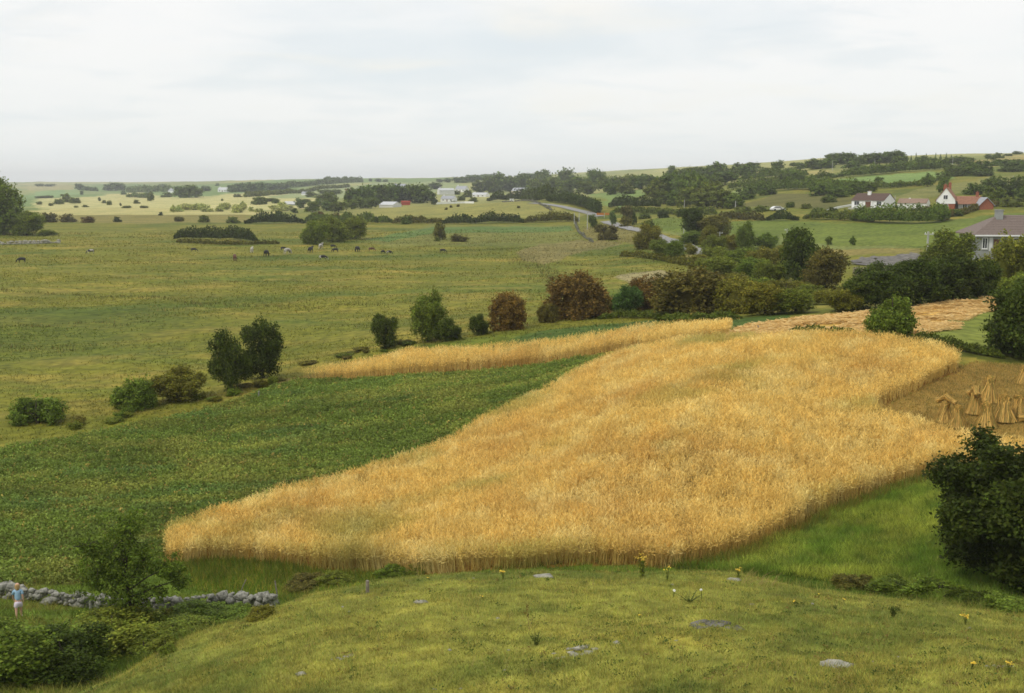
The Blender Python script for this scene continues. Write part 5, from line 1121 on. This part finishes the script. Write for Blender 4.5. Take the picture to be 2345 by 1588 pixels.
MT(1707, 574, 46, 62, 'haw', 'green', 'broadleaf_tree', 'pointed green tree in the scrub before the right green field', 'tree'); MT(1754, 570, 54, 38, 'bush', 'green', 'bush', 'round bush right of the pointed green tree', 'bush'); MT(1678, 572, 50, 34, 'bush', 'olive', 'bush', 'olive bush left of the pointed green tree', 'bush')
FT(1952, 562, 16, 20, 'haw' if 'haw' in FAR else 'bush', 'green', 'sapling', 'small lone bush in the lower right green field', 'bush'); FT(1897, 562, 18, 20, 'bush', 'mid', 'sapling', 'faint lone bush left of the other in the lower right green field', 'bush')
# --- scrub valley between road and cornfield
scrub = [(1640, 600, 80, 40, 'mid'), (1700, 606, 80, 44, 'green'), (1750, 610, 80, 50, 'olive'), (1660, 632, 90, 44, 'mid'), (1720, 640, 90, 50, 'green'), (1770, 646, 80, 60, 'mid'), (1800, 600, 50, 50, 'olive'), (1690, 668, 90, 50, 'olive'), (1745, 680, 90, 50, 'mid'), (1800, 686, 90, 50, 'olive'), (1850, 690, 90, 44, 'mid'), (1905, 700, 90, 46, 'olive'), (1620, 620, 60, 30, 'mid'), (1600, 606, 50, 24, 'olive')]
for u, v, w_, h_, t in scrub: MT(u, v, w_, h_, 'low' if random.random() < .4 else 'bush', t, 'scrub_bush', 'green scrub bush in the tangle between the road and the cut oats', 'bush', 'tangle of scrub between road and oats')
MT(1826, 652, 98, 134, 'round', 'dark', 'broadleaf_tree', 'tall dark tree standing above the scrub left of the gravel yard', 'tree', i=1); MT(1888, 668, 104, 102, 'bush', 'brown', 'broadleaf_tree', 'brownish-green bushy tree right of the tall dark scrub tree', 'tree')
MT(2172, 632, 124, 104, 'bush', 'mid', 'broadleaf_tree', 'green leafy tree beside the pale pole with crossarm', 'tree', i=1)
for u, v, w_, h_, t in ((1965, 712, 110, 82, 'dark'), (2035, 708, 120, 96, 'deep'), (2105, 704, 130, 110, 'deep'), (2180, 694, 130, 110, 'deep'), (2240, 684, 90, 90, 'dark'), (2000, 690, 90, 90, 'dark'), (2075, 670, 100, 74, 'dark'), (2140, 650, 90, 60, 'green'), (1930, 716, 80, 60, 'olive')):
    MT(u, v, w_, h_, 'bush', t, 'thicket_bush', 'dark bush of the deep thicket behind the cut oats', 'bush', 'deep dark thicket behind the cut oats')
for u, v, w_, h_, t, l in ((2300, 640, 130, 104, 'gorse', 'yellowish bank of gorse hiding the foot of the hipped bungalow'), (2345, 650, 130, 130, 'gorse', 'tall yellowish gorse at the right edge before the hipped bungalow'), (2322, 606, 44, 52, 'green', 'dark green bush growing out of the yellowish gorse'), (2240, 640, 90, 50, 'gorse', 'lower left shoulder of the yellowish gorse bank'), (2275, 680, 90, 50, 'mid', 'green bush below the yellowish gorse bank')):
    MT(u, v, w_, h_, 'low' if 'gorse' == t else 'bush', t, 'gorse_bush' if t == 'gorse' else 'bush', l, 'bush')
# --- the russet row
MT(1322, 734, 148, 118, 'dome', 'russet', 'russet_bush', 'big rounded russet bush left of the gap in the row', 'bush', i=0)
MT(1258, 740, 50, 52, 'low', 'brown', 'russet_bush', 'low thin brown bush at the left foot of the big russet bush', 'bush')
MT(1163, 758, 88, 94, 'dome', 'russet', 'russet_bush', 'smaller dark russet bush alone left of the big rounded one', 'bush', i=1)
MT(1395, 716, 56, 36, 'bush', 'brown', 'russet_bush', 'low brown bush bridging to the big rounded russet one', 'bush')
MT(1480, 712, 90, 84, 'dome', 'russet', 'russet_bush', 'russet bush half hidden behind the dark teal one', 'bush', i=2)
MT(1438, 718, 70, 64, 'bush', 'teal', 'holly_bush', 'dark bluish-green bush in the middle of the russet row', 'bush')
MT(1585, 730, 196, 124, 'dome', 'brown', 'russet_bush', 'broadest olive-brown bush of the russet row', 'bush', i=0)
MT(1690, 724, 120, 92, 'dome', 'olive', 'sallow_bush', 'olive bush right of the broadest olive-brown one', 'bush', i=2)
MT(1752, 724, 110, 78, 'bush', 'olive', 'sallow_bush', 'olive-green bush second right of the broadest olive-brown one', 'bush')
MT(1822, 722, 110, 62, 'bush', 'mid', 'sallow_bush', 'green bush at the right end of the russet row', 'bush')
HG([(1370, 732), (1420, 728), (1500, 730), (1580, 736), (1700, 730)], 16, 'mid', 'bright green nettles along the foot of the russet row', 'nettle_bank', 'nettles')
# --- field edge hawthorns
MT(1095, 770, 46, 50, 'bush', 'dark', 'hawthorn_bush', 'small round dark bush left of the lone russet bush', 'bush')
MT(980, 786, 92, 110, 'haw', 'green', 'hawthorn_tree', 'ragged feathery hawthorn above the second oat strip', 'tree', i=0)
MT(1023, 784, 66, 54, 'bush', 'dark', 'hawthorn_bush', 'dark low bush at the right foot of the ragged hawthorn', 'bush')
MT(882, 802, 68, 78, 'haw', 'dark', 'hawthorn_tree', 'compact dark hawthorn at the left of the oat strip', 'tree', i=1)
MT(530, 902, 100, 136, 'haw', 'dark', 'hawthorn_tree', 'front hawthorn of the close upright pair on the field edge', 'tree', i=2)
MT(602, 872, 100, 132, 'haw', 'deep', 'hawthorn_tree', 'back hawthorn of the close upright pair on the field edge', 'tree', i=3)
MT(308, 944, 96, 90, 'low', 'green', 'sallow_bush', 'rounded loose sallow left of its darker neighbour', 'bush')
MT(408, 924, 118, 90, 'bush', 'olive', 'sallow_bush', 'olive sallow with darker right side near the upright pair', 'bush')
MT(86, 978, 116, 76, 'low', 'green', 'sallow_bush', 'green sallow at the left edge of the field boundary', 'bush')
HX([(150, 985), (230, 972), (300, 958)], 20, 'mid', 'clump of weeds between the two left sallows', 'weed_bank', 'weeds', lumps=.5)
HX([(440, 925), (500, 915), (570, 893), (650, 872)], 16, 'mid', 'clump of weeds around the foot of the upright hawthorn pair', 'weed_bank', 'weeds', lumps=.5)
HX([(700, 838), (780, 822), (850, 806), (950, 790)], 10, 'mid', 'clump of weeds along the left fringe of the oat strip', 'weed_bank', 'weeds', lumps=.5)
HG([(1800, 765), (1850, 764), (1920, 768), (1980, 775)], 16, 'green', 'low dark hedge at the left foot of the leafy bush in the cut oats', 'hedge', lumps=.5)
HG([(2085, 780), (2130, 790), (2180, 800), (2240, 812), (2300, 822)], 26, 'mid', 'rough green hedge bank between the oats and the cut strip', 'hedge', lumps=.45)
for u, v, w_, h_, t, k, l in ((2040, 779, 122, 128, 'green', 'shoots', 'leafy green bush with upright shoots standing in the cut oats'), (2345, 826, 180, 190, 'dark', 'bush', 'large dark bush at the right edge beyond the stooks')):
    MT(u, v, w_, h_, k, t, 'leafy_bush', l, 'bush', proto=mid_proto(k, 800, 20, .021, .55, .032))
MT(2330, 715, 90, 90, 'bush', 'mid', 'leafy_bush', 'lighter green leafy top behind the large dark bush at right', 'bush')
# --- near heroes
MT(2335, 1362, 410, 384, 'hero', 'deep', 'leafy_bush', 'big dark leafy bush at the lower right edge below the stooks', 'bush', proto=mid_proto('hero', 2600, 26, .0125, .36, .022))
# feathery tree by the stone wall
def feathery():
    g = Geo(); tips = []; Pn = []
    g.tube([(0, 0, -.05), (.01, 0, .18), (.0, .01, .38), (-.02, 0, .6), (-.02, 0, .85)], [.022, .018, .014, .009, .003], 8)
    Ls = [((-.02, 0, .72), (.22, .22, .22), 1.3), ((-.2, 0, .55), (.2, .2, .16), 1.0), ((-.05, 0, .42), (.24, .24, .2), 1.2), ((.16, 0, .58), (.14, .16, .14), .7), ((.34, 0, .50), (.12, .12, .10), .45), ((.42, .0, .40), (.08, .08, .10), .25), ((-.26, .05, .36), (.16, .16, .14), .5), ((-.3, 0, .68), (.12, .12, .1), .35), ((.05, 0, .24), (.2, .2, .14), .6), ((.25, 0, .3), (.08, .08, .07), .12), ((-.02, 0, .12), (.16, .16, .12), .5), ((.06, 0, .88), (.1, .1, .1), .35)]
    wts = np.array([l[2] for l in Ls]); wts /= wts.sum()
    for l in Ls:
        c = np.array(l[0]); s = np.array([0, 0, max(.05, c[2] * .6)]); g.tube([s, (s + c) / 2 + rng.normal(0, .015, 3), c], [.008, .006, .003], 5)
        for j in range(5):
            d = unitv(rng.normal(size=3)) * np.array(l[1]) * .9; g.tube([c, c + d * .5 + rng.normal(0, .01, 3), c + d], [.004, .003, .0015], 4)
    nc = 700; i = rng.choice(len(Ls), nc, p=wts); C = np.array([Ls[k][0] for k in i]); Rr = np.array([Ls[k][1] for k in i])
    cc = C + unitv(rng.normal(size=(nc, 3))) * Rr * rng.uniform(.25, 1.1, (nc, 1)); P = np.repeat(cc, 22, 0) + rng.normal(size=(nc*22, 3)) * np.array([.020, .020, .013])
    P[:, 2] = np.maximum(P[:, 2], .01); V, Q = leafquads(P, .0132, None, .42); C_ = leafcols(len(P), 4, clump=np.repeat(rng.uniform(.6, 1.4, nc), 22))
    cm = fastmesh('crown', V, Q, C_); cm.materials.append(M_LEAF); tm = bpy.data.meshes.new('trunk'); tm.from_pydata(g.v, [], g.f); tm.materials.append(M_BARK); return cm, tm
P = unp(296, 1436); m = px(P); cm, tm = feathery()
e = tag(empty('ash_sapling', P, 0, (285*m, 285*m, 285*m)), 'loose feathery young tree in front of the stone wall at lower left', 'tree')
c_ = link('crown', cm, e); c_.color = tint('green'); link('trunk', tm, e)
def bramble(u, v, w_, h_, t, label, n=(700, 22), name='bramble_bush', leaf=.017):
    return MT(u, v, w_, h_, 'low', t, name, label, 'brambles', proto=mid_proto('low', n[0], n[1], leaf, .74, .03))
B1 = mid_proto('low', 1300, 26, .0165, .5, .03); B2 = mid_proto('low', 1000, 24, .0175, .5, .03); B3 = mid_proto('low', 700, 22, .022, .5, .03)
for u, v, w_, h_, t, l, p in ((90, 1560, 300, 136, 'green', 'broad bramble mound at the lower left corner', B1), (260, 1505, 260, 100, 'mid', 'bramble mound below the feathery tree', B2), (-20, 1600, 300, 190, 'green', 'bramble mound cut by the lower left corner', B1), (140, 1590, 240, 150, 'dark', 'dark bramble mound at the bottom left on the hill flank', B2), (500, 1446, 190, 62, 'green', 'dark bramble hummock at the right end of the stone wall', B1), (395, 1475, 160, 56, 'mid', 'bramble running down from the hummock to the feathery tree', B2), (590, 1428, 80, 38, 'olive', 'olive bramble beside the thin leaning post', B3), (120, 1475, 100, 36, 'mid', 'low bramble beside the child', B3), (330, 1520, 150, 60, 'mid', 'bramble lapping the left flank of the hill', B3)):
    MT(u, v, w_, h_, 'low', t, 'bramble_bush', l, 'brambles', proto=p)
for i in range(16):
    u = random.uniform(10, 400); v = np.interp(u, [0, 110, 200, 430], [1535, 1520, 1475, 1465]) + random.uniform(-45, 50)
    MT(u, v, random.uniform(45, 90), random.uniform(26, 50), random.choice(['low', 'bush']), random.choice(['mid', 'green', 'olive', 'dark']), 'bramble_clump', 'small ragged clump in the bramble thicket at lower left', 'brambles', 'ragged clumps of the lower left thicket', proto=random.choice([B2, B3, WB]))
for u, v, w_, h_, t, l in ((1965, 1362, 110, 44, 'brown', 'twiggy brown bramble at the left end of the right hand brambles'), (2060, 1372, 130, 52, 'green', 'green bramble between the twiggy one and the big bush'), (2150, 1388, 140, 60, 'green', 'bramble under the left side of the big dark bush'), (2240, 1405, 150, 60, 'dark', 'dark bramble under the big dark bush'), (2330, 1425, 150, 66, 'green', 'bramble at the right edge below the big dark bush')):
    MT(u, v, w_, h_, 'low', t, 'bramble_bush', l, 'brambles', proto=B3)
for u, v, w_, h_, t, l in ((690, 1360, 120, 40, 'brown', 'thin brown weeds on the slope right of the leaning post'), (770, 1352, 100, 36, 'mid', 'green weeds left of the stout post'), (905, 1333, 90, 34, 'green', 'dark weeds right of the stout post on the brow'), (965, 1316, 70, 24, 'mid', 'green weeds on the brow at the corner of the oats')):
    MT(u, v, w_, h_, 'low', t, 'weed_patch', l, 'weeds', proto=B3)

# ================================================================== skin-modifier bodies
def skinned(name, verts, edges, root=0, sub=1, mats=None, parent=None):
    me = bpy.data.meshes.new(name); me.from_pydata([v[:3] for v in verts], edges, []); o = bpy.data.objects.new('temporary_skin', me); COL.objects.link(o)
    m = o.modifiers.new('s', 'SKIN'); m.use_smooth_shade = True
    for i, v in enumerate(verts):
        r_ = v[3]; me.skin_vertices[0].data[i].radius = (r_, v[4] if len(v) > 4 else r_); me.skin_vertices[0].data[i].use_root = (i == root)
    s = o.modifiers.new('u', 'SUBSURF'); s.levels = sub; s.render_levels = sub
    dg = bpy.context.evaluated_depsgraph_get(); me2 = bpy.data.meshes.new_from_object(o.evaluated_get(dg)); me2.name = name
    bpy.data.objects.remove(o); me2.materials.clear()
    for x in (mats or []): me2.materials.append(x)
    for p in me2.polygons: p.use_smooth = True
    if parent is False: return me2
    return link(name, me2, parent)
def cowmat(name, dark, pale, thr):
    m, nt, nd, lk = newmat(name); out = N(nd, 'ShaderNodeOutputMaterial'); tc = N(nd, 'ShaderNodeTexCoord')
    oi = N(nd, 'ShaderNodeObjectInfo'); ad = N(nd, 'ShaderNodeVectorMath', operation='ADD'); lk.new(tc.outputs['Object'], ad.inputs[0]); lk.new(oi.outputs['Location'], ad.inputs[1])
    n = N(nd, 'ShaderNodeTexNoise'); n.inputs['Scale'].default_value = 1.3; n.inputs['Detail'].default_value = 1; lk.new(ad.outputs[0], n.inputs['Vector'])
    r = N(nd, 'ShaderNodeValToRGB'); r.color_ramp.interpolation = 'CONSTANT'; r.color_ramp.elements[0].color = (*dark, 1); r.color_ramp.elements[1].color = (*pale, 1); r.color_ramp.elements[1].position = thr; lk.new(n.outputs['Fac'], r.inputs[0])
    p = N(nd, 'ShaderNodeBsdfPrincipled'); p.inputs['Roughness'].default_value = .7; lk.new(r.outputs[0], p.inputs['Base Color']); lk.new(p.outputs[0], out.inputs[0]); return m
CM = {'black': cowmat('black_hide', (.012, .011, .01), (.03, .025, .02), .7), 'pied': cowmat('black_and_white_hide', (.012, .011, .01), (.42, .39, .34), .55), 'white': cowmat('mostly_white_hide', (.02, .02, .02), (.44, .41, .35), .42), 'brown': cowmat('red_brown_hide', (.10, .04, .02), (.14, .06, .03), .6)}
def cow_mesh(graze, mat):
    v = [(.0, 0, 1.02, .34, .40), (.45, 0, 1.04, .33, .36), (.78, 0, 1.08, .24, .30), (-.45, 0, 1.03, .34, .37), (-.80, 0, 1.08, .24, .26)]
    e = [(0, 1), (1, 2), (0, 3), (3, 4)]
    if graze: v += [(1.05, 0, .85, .15, .2), (1.26, 0, .48, .12, .14), (1.36, 0, .28, .12, .11), (1.46, 0, .10, .07, .07)]
    else: v += [(1.02, 0, 1.28, .15, .2), (1.22, 0, 1.46, .12, .14), (1.40, 0, 1.40, .12, .11), (1.62, 0, 1.26, .07, .07)]
    e += [(2, 5), (5, 6), (6, 7), (7, 8)]
    for s in (-1, 1):
        b = len(v); v += [(.62, s*.2, .72, .13), (.60, s*.2, .42, .065), (.60, s*.2, .10, .05), (.64, s*.2, .02, .06)]; e += [(2, b), (b, b+1), (b+1, b+2), (b+2, b+3)]
        b = len(v); v += [(-.70, s*.2, .76, .17), (-.66, s*.21, .58, .10), (-.82, s*.21, .38, .065), (-.78, s*.21, .08, .05), (-.74, s*.21, .02, .06)]; e += [(4, b), (b, b+1), (b+1, b+2), (b+2, b+3), (b+3, b+4)]
        b = len(v); h = v[6]; v += [(h[0] - .02, s*.17, h[2] + .06, .035), (h[0] - .04, s*.28, h[2] + .05, .045)]; e += [(6, b), (b, b+1)]
    b = len(v); v += [(-1.02, 0, 1.12, .04), (-1.08, 0, .8, .025), (-1.06, 0, .45, .045)]; e += [(4, b), (b, b+1), (b+1, b+2)]
    b = len(v); v += [(-.45, 0, .66, .13)]; e += [(3, b)]
    return skinned('cow', v, e, 0, 1, [mat], False)
COWM = {(g_, k): cow_mesh(g_, CM[k]) for g_ in (True, False) for k in CM}
for u, vb, w_, yaw, gz, k, l in (
  (50, 602, 22, 190, True, 'black', 'black cow grazing alone at the far left of the pasture'), (208, 582, 18, 200, True, 'pied', 'black and white cow grazing alone between the left wall and the long thicket'),
  (444, 577, 15, 20, True, 'black', 'black cow just below the long dark thicket'), (577, 580, 10, 95, False, 'white', 'white cow standing end on at the right end of the long thicket'), (538, 598, 13, 110, True, 'brown', 'small dark brown calf nearest the camera left of the herd'),
  (610, 588, 12, 80, True, 'black', 'black cow seen end on at the left of the herd'), (649, 574, 12, 30, True, 'black', 'black cow behind a white one at the left of the herd'), (658, 583, 17, 60, True, 'white', 'white and black cow in front of a black one at the left of the herd'),
  (711, 580, 13, 75, False, 'black', 'black cow standing below the green shrub clump'), (735, 572, 11, 80, False, 'white', 'cream white cow close under the green shrub clump'), (740, 596, 20, 15, True, 'pied', 'black and white cow grazing nearest in the middle of the herd'),
  (763, 569, 14, 10, True, 'black', 'black cow right behind another under the shrub clump'), (768, 578, 17, 170, True, 'black', 'black cow in front of another right of the cream one'), (819, 578, 15, 120, True, 'black', 'black cow left of the red-brown one'),
  (851, 576, 16, 10, True, 'brown', 'red-brown cow right of the herd'), (877, 582, 8, 60, True, 'black', 'small black calf beside the black and white cow on the right'), (891, 583, 14, 30, True, 'pied', 'black and white cow at the right of the herd beside a calf'),
  (1014, 579, 15, 10, True, 'black', 'black cow alone by the dark ditch right of the herd'), (1959, 414, 9, 10, True, 'black', 'dark cow in the bright green field on the right hill')):
    P = unp(u, vb); m = px(P); s = w_ * m / 2.5 / max(abs(math.cos(R(yaw))), .42)
    o = bpy.data.objects.new('cow', COWM[(gz, k)]); COL.objects.link(o); o.location = P; s = min(max(s, .75), 1.2); o.scale = (s, s, s); o.rotation_euler = (0, 0, R(yaw)); tag(o, l, 'cow')

# ================================================================== child at the left edge
P = unp(44, 1416); m = px(P); K = 84 * m / 1.25      # child about 1.2 m tall
e = tag(empty('person', P, R(200), (K, K, K)), 'child with fair hair in light blue top and pale shorts walking by the stone wall', 'person')
# faces local -y; walking, leaning a little forward, seen from behind
bv = [(0, 0, .62, .085, .075), (0, -.01, .74, .085, .07), (0, -.03, .88, .095, .075), (0, -.045, .97, .06, .055), (0, -.055, 1.02, .034), (0, -.07, 1.09, .075, .085), (0, -.072, 1.17, .078, .09), (0, -.068, 1.225, .05, .06)]
be = [(i, i+1) for i in range(7)]
b = len(bv); bv += [(0, -.155, 1.105, .016), (0, -.135, 1.075, .02)]; be += [(5, b), (5, b+1)]                       # nose, chin
for s in (-1, 1): b = len(bv); bv += [(s*.085, -.065, 1.11, .016)]; be += [(5, b)]                                   # ears
for s, sw in ((-1, .10), (1, -.12)):
    b = len(bv); bv += [(s*.115, -.04, .955, .042), (s*.155, -.04 + sw*.5, .80, .032), (s*.165, -.09 + sw, .655, .024), (s*.165, -.105 + sw, .61, .026, .016)]; be += [(3, b), (b, b+1), (b+1, b+2), (b+2, b+3)]
    hb = b + 3
    for i, (ox_, ln) in enumerate(((-.018, .052), (-.006, .06), (.006, .056), (.018, .045))):
        f = len(bv); x0, y0, z0 = bv[hb][:3]; bv += [(x0, y0 + ox_, z0 - .03, .0075), (x0 - s*.008, y0 + ox_*1.1, z0 - .03 - ln*.6, .006), (x0 - s*.018, y0 + ox_*1.1, z0 - .03 - ln, .005)]; be += [(hb, f), (f, f+1), (f+1, f+2)]
    f = len(bv); x0, y0, z0 = bv[hb][:3]; bv += [(x0 - s*.005, y0 - .028, z0 - .01, .008), (x0 - s*.008, y0 - .042, z0 - .035, .006)]; be += [(hb, f), (f, f+1)]
for s, fw in ((-1, -.13), (1, .12)):
    b = len(bv); bv += [(s*.06, 0, .54, .07), (s*.065, fw*.55, .32, .048), (s*.065, fw + .03, .10, .03), (s*.065, fw + .035, .035, .032), (s*.07, fw - .07, .02, .026, .03)]; be += [(0, b), (b, b+1), (b+1, b+2), (b+2, b+3), (b+3, b+4)]
skinned('body', bv, be, 0, 1, [M_SKIN], e)
tv = [(0, 0, .60, .105, .095), (0, -.01, .74, .105, .09), (0, -.03, .88, .115, .095), (0, -.045, .975, .075, .065)]; te = [(0, 1), (1, 2), (2, 3)]
for s, sw in ((-1, .10), (1, -.12)): b = len(tv); tv += [(s*.125, -.04, .945, .058), (s*.155, -.04 + sw*.4, .82, .052)]; te += [(3, b), (b, b+1)]
skinned('top', tv, te, 0, 1, [M_BLUE], e)
tv = [(0, 0, .63, .11, .10), (0, 0, .56, .112, .1)]; te = [(0, 1)]
for s, fw in ((-1, -.13), (1, .12)): b = len(tv); tv += [(s*.065, fw*.15, .49, .088), (s*.072, fw*.42, .36, .082)]; te += [(1, b), (b, b+1)]
skinned('shorts', tv, te, 0, 1, [M_LILAC], e)
hv = [(0, -.045, 1.20, .085, .085), (0, -.025, 1.13, .088, .075), (0, -.005, 1.04, .075, .05), (0, -.005, .97, .05, .03)]; skinned('hair', hv, [(0, 1), (1, 2), (2, 3)], 0, 1, [M_HAIR], e)
for s, fw in ((-1, -.13), (1, .12)):
    skinned('shoe', [(s*.065, fw + .04, .035, .04, .036), (s*.07, fw - .08, .025, .036, .03)], [(0, 1)], 0, 1, [M_OFFW], e)
for s in (-1, 1):
    g = Geo(); V, Fq = ellipsoid((s*.03, -.147, 1.135), (.011, .006, .009), 8, 5, 0); g.add(V.tolist(), [tuple(f) for f in Fq]); g.build('eye', [M_RUBBER], e)
g = Geo(); V, Fq = ellipsoid((0, -.15, 1.065), (.022, .006, .006), 8, 5, 0); g.add(V.tolist(), [tuple(f) for f in Fq]); g.build('mouth', [M_RED], e)
# ================================================================== light, sky, camera
w = bpy.data.worlds.new('World'); sc.world = w; w.use_nodes = True
nt = w.node_tree; nd, lk = nt.nodes, nt.links; nd.clear()
SUN_EL, SUN_AZ = R(52), R(-60)           # azimuth: compass from +Y, sun to the left and behind
out = N(nd, 'ShaderNodeOutputWorld'); bg = N(nd, 'ShaderNodeBackground'); bg.inputs['Strength'].default_value = .1
sky = N(nd, 'ShaderNodeTexSky', sky_type='NISHITA'); sky.sun_disc = False; sky.sun_elevation = SUN_EL; sky.sun_rotation = R(235)
sky.air_density = 1.2; sky.dust_density = 3.0
tc = N(nd, 'ShaderNodeTexCoord'); sep = N(nd, 'ShaderNodeSeparateXYZ'); lk.new(tc.outputs['Generated'], sep.inputs[0])
def mth(op, a, b=None):
    m = N(nd, 'ShaderNodeMath', operation=op)
    for i, v in enumerate((a, b)):
        if v is None: continue
        if isinstance(v, (int, float)): m.inputs[i].default_value = v
        else: lk.new(v, m.inputs[i])
    return m.outputs[0]
zz = mth('ADD', mth('MAXIMUM', sep.outputs[2], 0.0), .10)
cmb = N(nd, 'ShaderNodeCombineXYZ'); lk.new(mth('DIVIDE', sep.outputs[0], zz), cmb.inputs[0]); lk.new(mth('DIVIDE', sep.outputs[1], zz), cmb.inputs[1])
def cloud(scale, det, a, b, off):
    mp = N(nd, 'ShaderNodeMapping'); mp.inputs['Location'].default_value = off; lk.new(cmb.outputs[0], mp.inputs['Vector'])
    n = N(nd, 'ShaderNodeTexNoise'); n.inputs['Scale'].default_value = scale; n.inputs['Detail'].default_value = det; n.inputs['Distortion'].default_value = .4; lk.new(mp.outputs[0], n.inputs['Vector'])
    r = N(nd, 'ShaderNodeMapRange', interpolation_type='SMOOTHSTEP'); r.inputs['From Min'].default_value = a; r.inputs['From Max'].default_value = b; lk.new(n.outputs['Fac'], r.inputs['Value']); return r.outputs[0]
def mixc(f, a, b):
    x = N(nd, 'ShaderNodeMix', data_type='RGBA'); 
    if isinstance(f, (int, float)): x.inputs[0].default_value = f
    else: lk.new(f, x.inputs[0])
    for i, v in ((6, a), (7, b)):
        if isinstance(v, tuple): x.inputs[i].default_value = (*v, 1)
        else: lk.new(v, x.inputs[i])
    return x.outputs[2]
white = (10.2, 10.2, 10.1); grey = (8.15, 8.85, 9.25); cream = (10.1, 9.8, 9.0)
c = mixc(cloud(.55, 5, .42, .72, (3, 1, 0)), white, grey)
c = mixc(mth('MULTIPLY', cloud(.9, 6, .5, .72, (-2, 5, 0)), .7), c, cream)
c = mixc(mth('MULTIPLY', cloud(1.6, 7, .48, .70, (7, 2, 0)), .6), c, (8.1, 8.75, 9.1))
hz = N(nd, 'ShaderNodeMapRange', interpolation_type='SMOOTHSTEP'); hz.inputs['From Min'].default_value = .0; hz.inputs['From Max'].default_value = .16; hz.inputs['To Min'].default_value = .75; hz.inputs['To Max'].default_value = 0; lk.new(sep.outputs[2], hz.inputs['Value'])
c = mixc(hz.outputs[0], c, (9.7, 10.0, 9.8))
c = mixc(.93, sky.outputs[0], c)
lk.new(c, bg.inputs['Color']); lk.new(bg.outputs[0], out.inputs[0])
sd = bpy.data.lights.new('sun', 'SUN'); sd.energy = 1.7; sd.angle = R(10); sd.color = (1, .95, .86)
so = bpy.data.objects.new('sun', sd); COL.objects.link(so); so.location = (-60, -60, 120)
az = R(235)  # direction towards the sun, compass from +Y clockwise
dirn = Vector((math.sin(az) * math.cos(SUN_EL), math.cos(az) * math.cos(SUN_EL), math.sin(SUN_EL)))
so.rotation_euler = dirn.to_track_quat('Z', 'Y').to_euler()
cam = bpy.data.cameras.new('camera'); cam.sensor_width = 36; cam.lens = 36 * F / 2345; cam.clip_start = .1; cam.clip_end = 20000
co = bpy.data.objects.new('camera', cam); COL.objects.link(co); co.location = (0, 0, EYE); co.rotation_euler = (math.pi / 2 - PITCH, 0, 0)
sc.camera = co
vs = sc.view_settings; vs.view_transform = 'Standard'; vs.look = 'None'; vs.gamma = 1; vs.exposure = 0; vs.use_curve_mapping = False
sc.cycles.filter_width = 1.6; sc.cycles.max_bounces = 5; sc.cycles.diffuse_bounces = 3; sc.cycles.transmission_bounces = 3; sc.cycles.use_denoising = True
HAZE = True
if HAZE:
    hm, nt, nd, lk = newmat('haze_air'); o_ = N(nd, 'ShaderNodeOutputMaterial'); pv = N(nd, 'ShaderNodeVolumePrincipled')
    pv.inputs['Density'].default_value = .00014; pv.inputs['Color'].default_value = (.96, .98, .99, 1); lk.new(pv.outputs[0], o_.inputs['Volume'])
    g = Geo(); g.box(-7600, 7600, -60, 6800, -3, 95); tag(g.build('haze', [hm]), 'faint pale haze over the far fields', 'haze', kind='stuff')
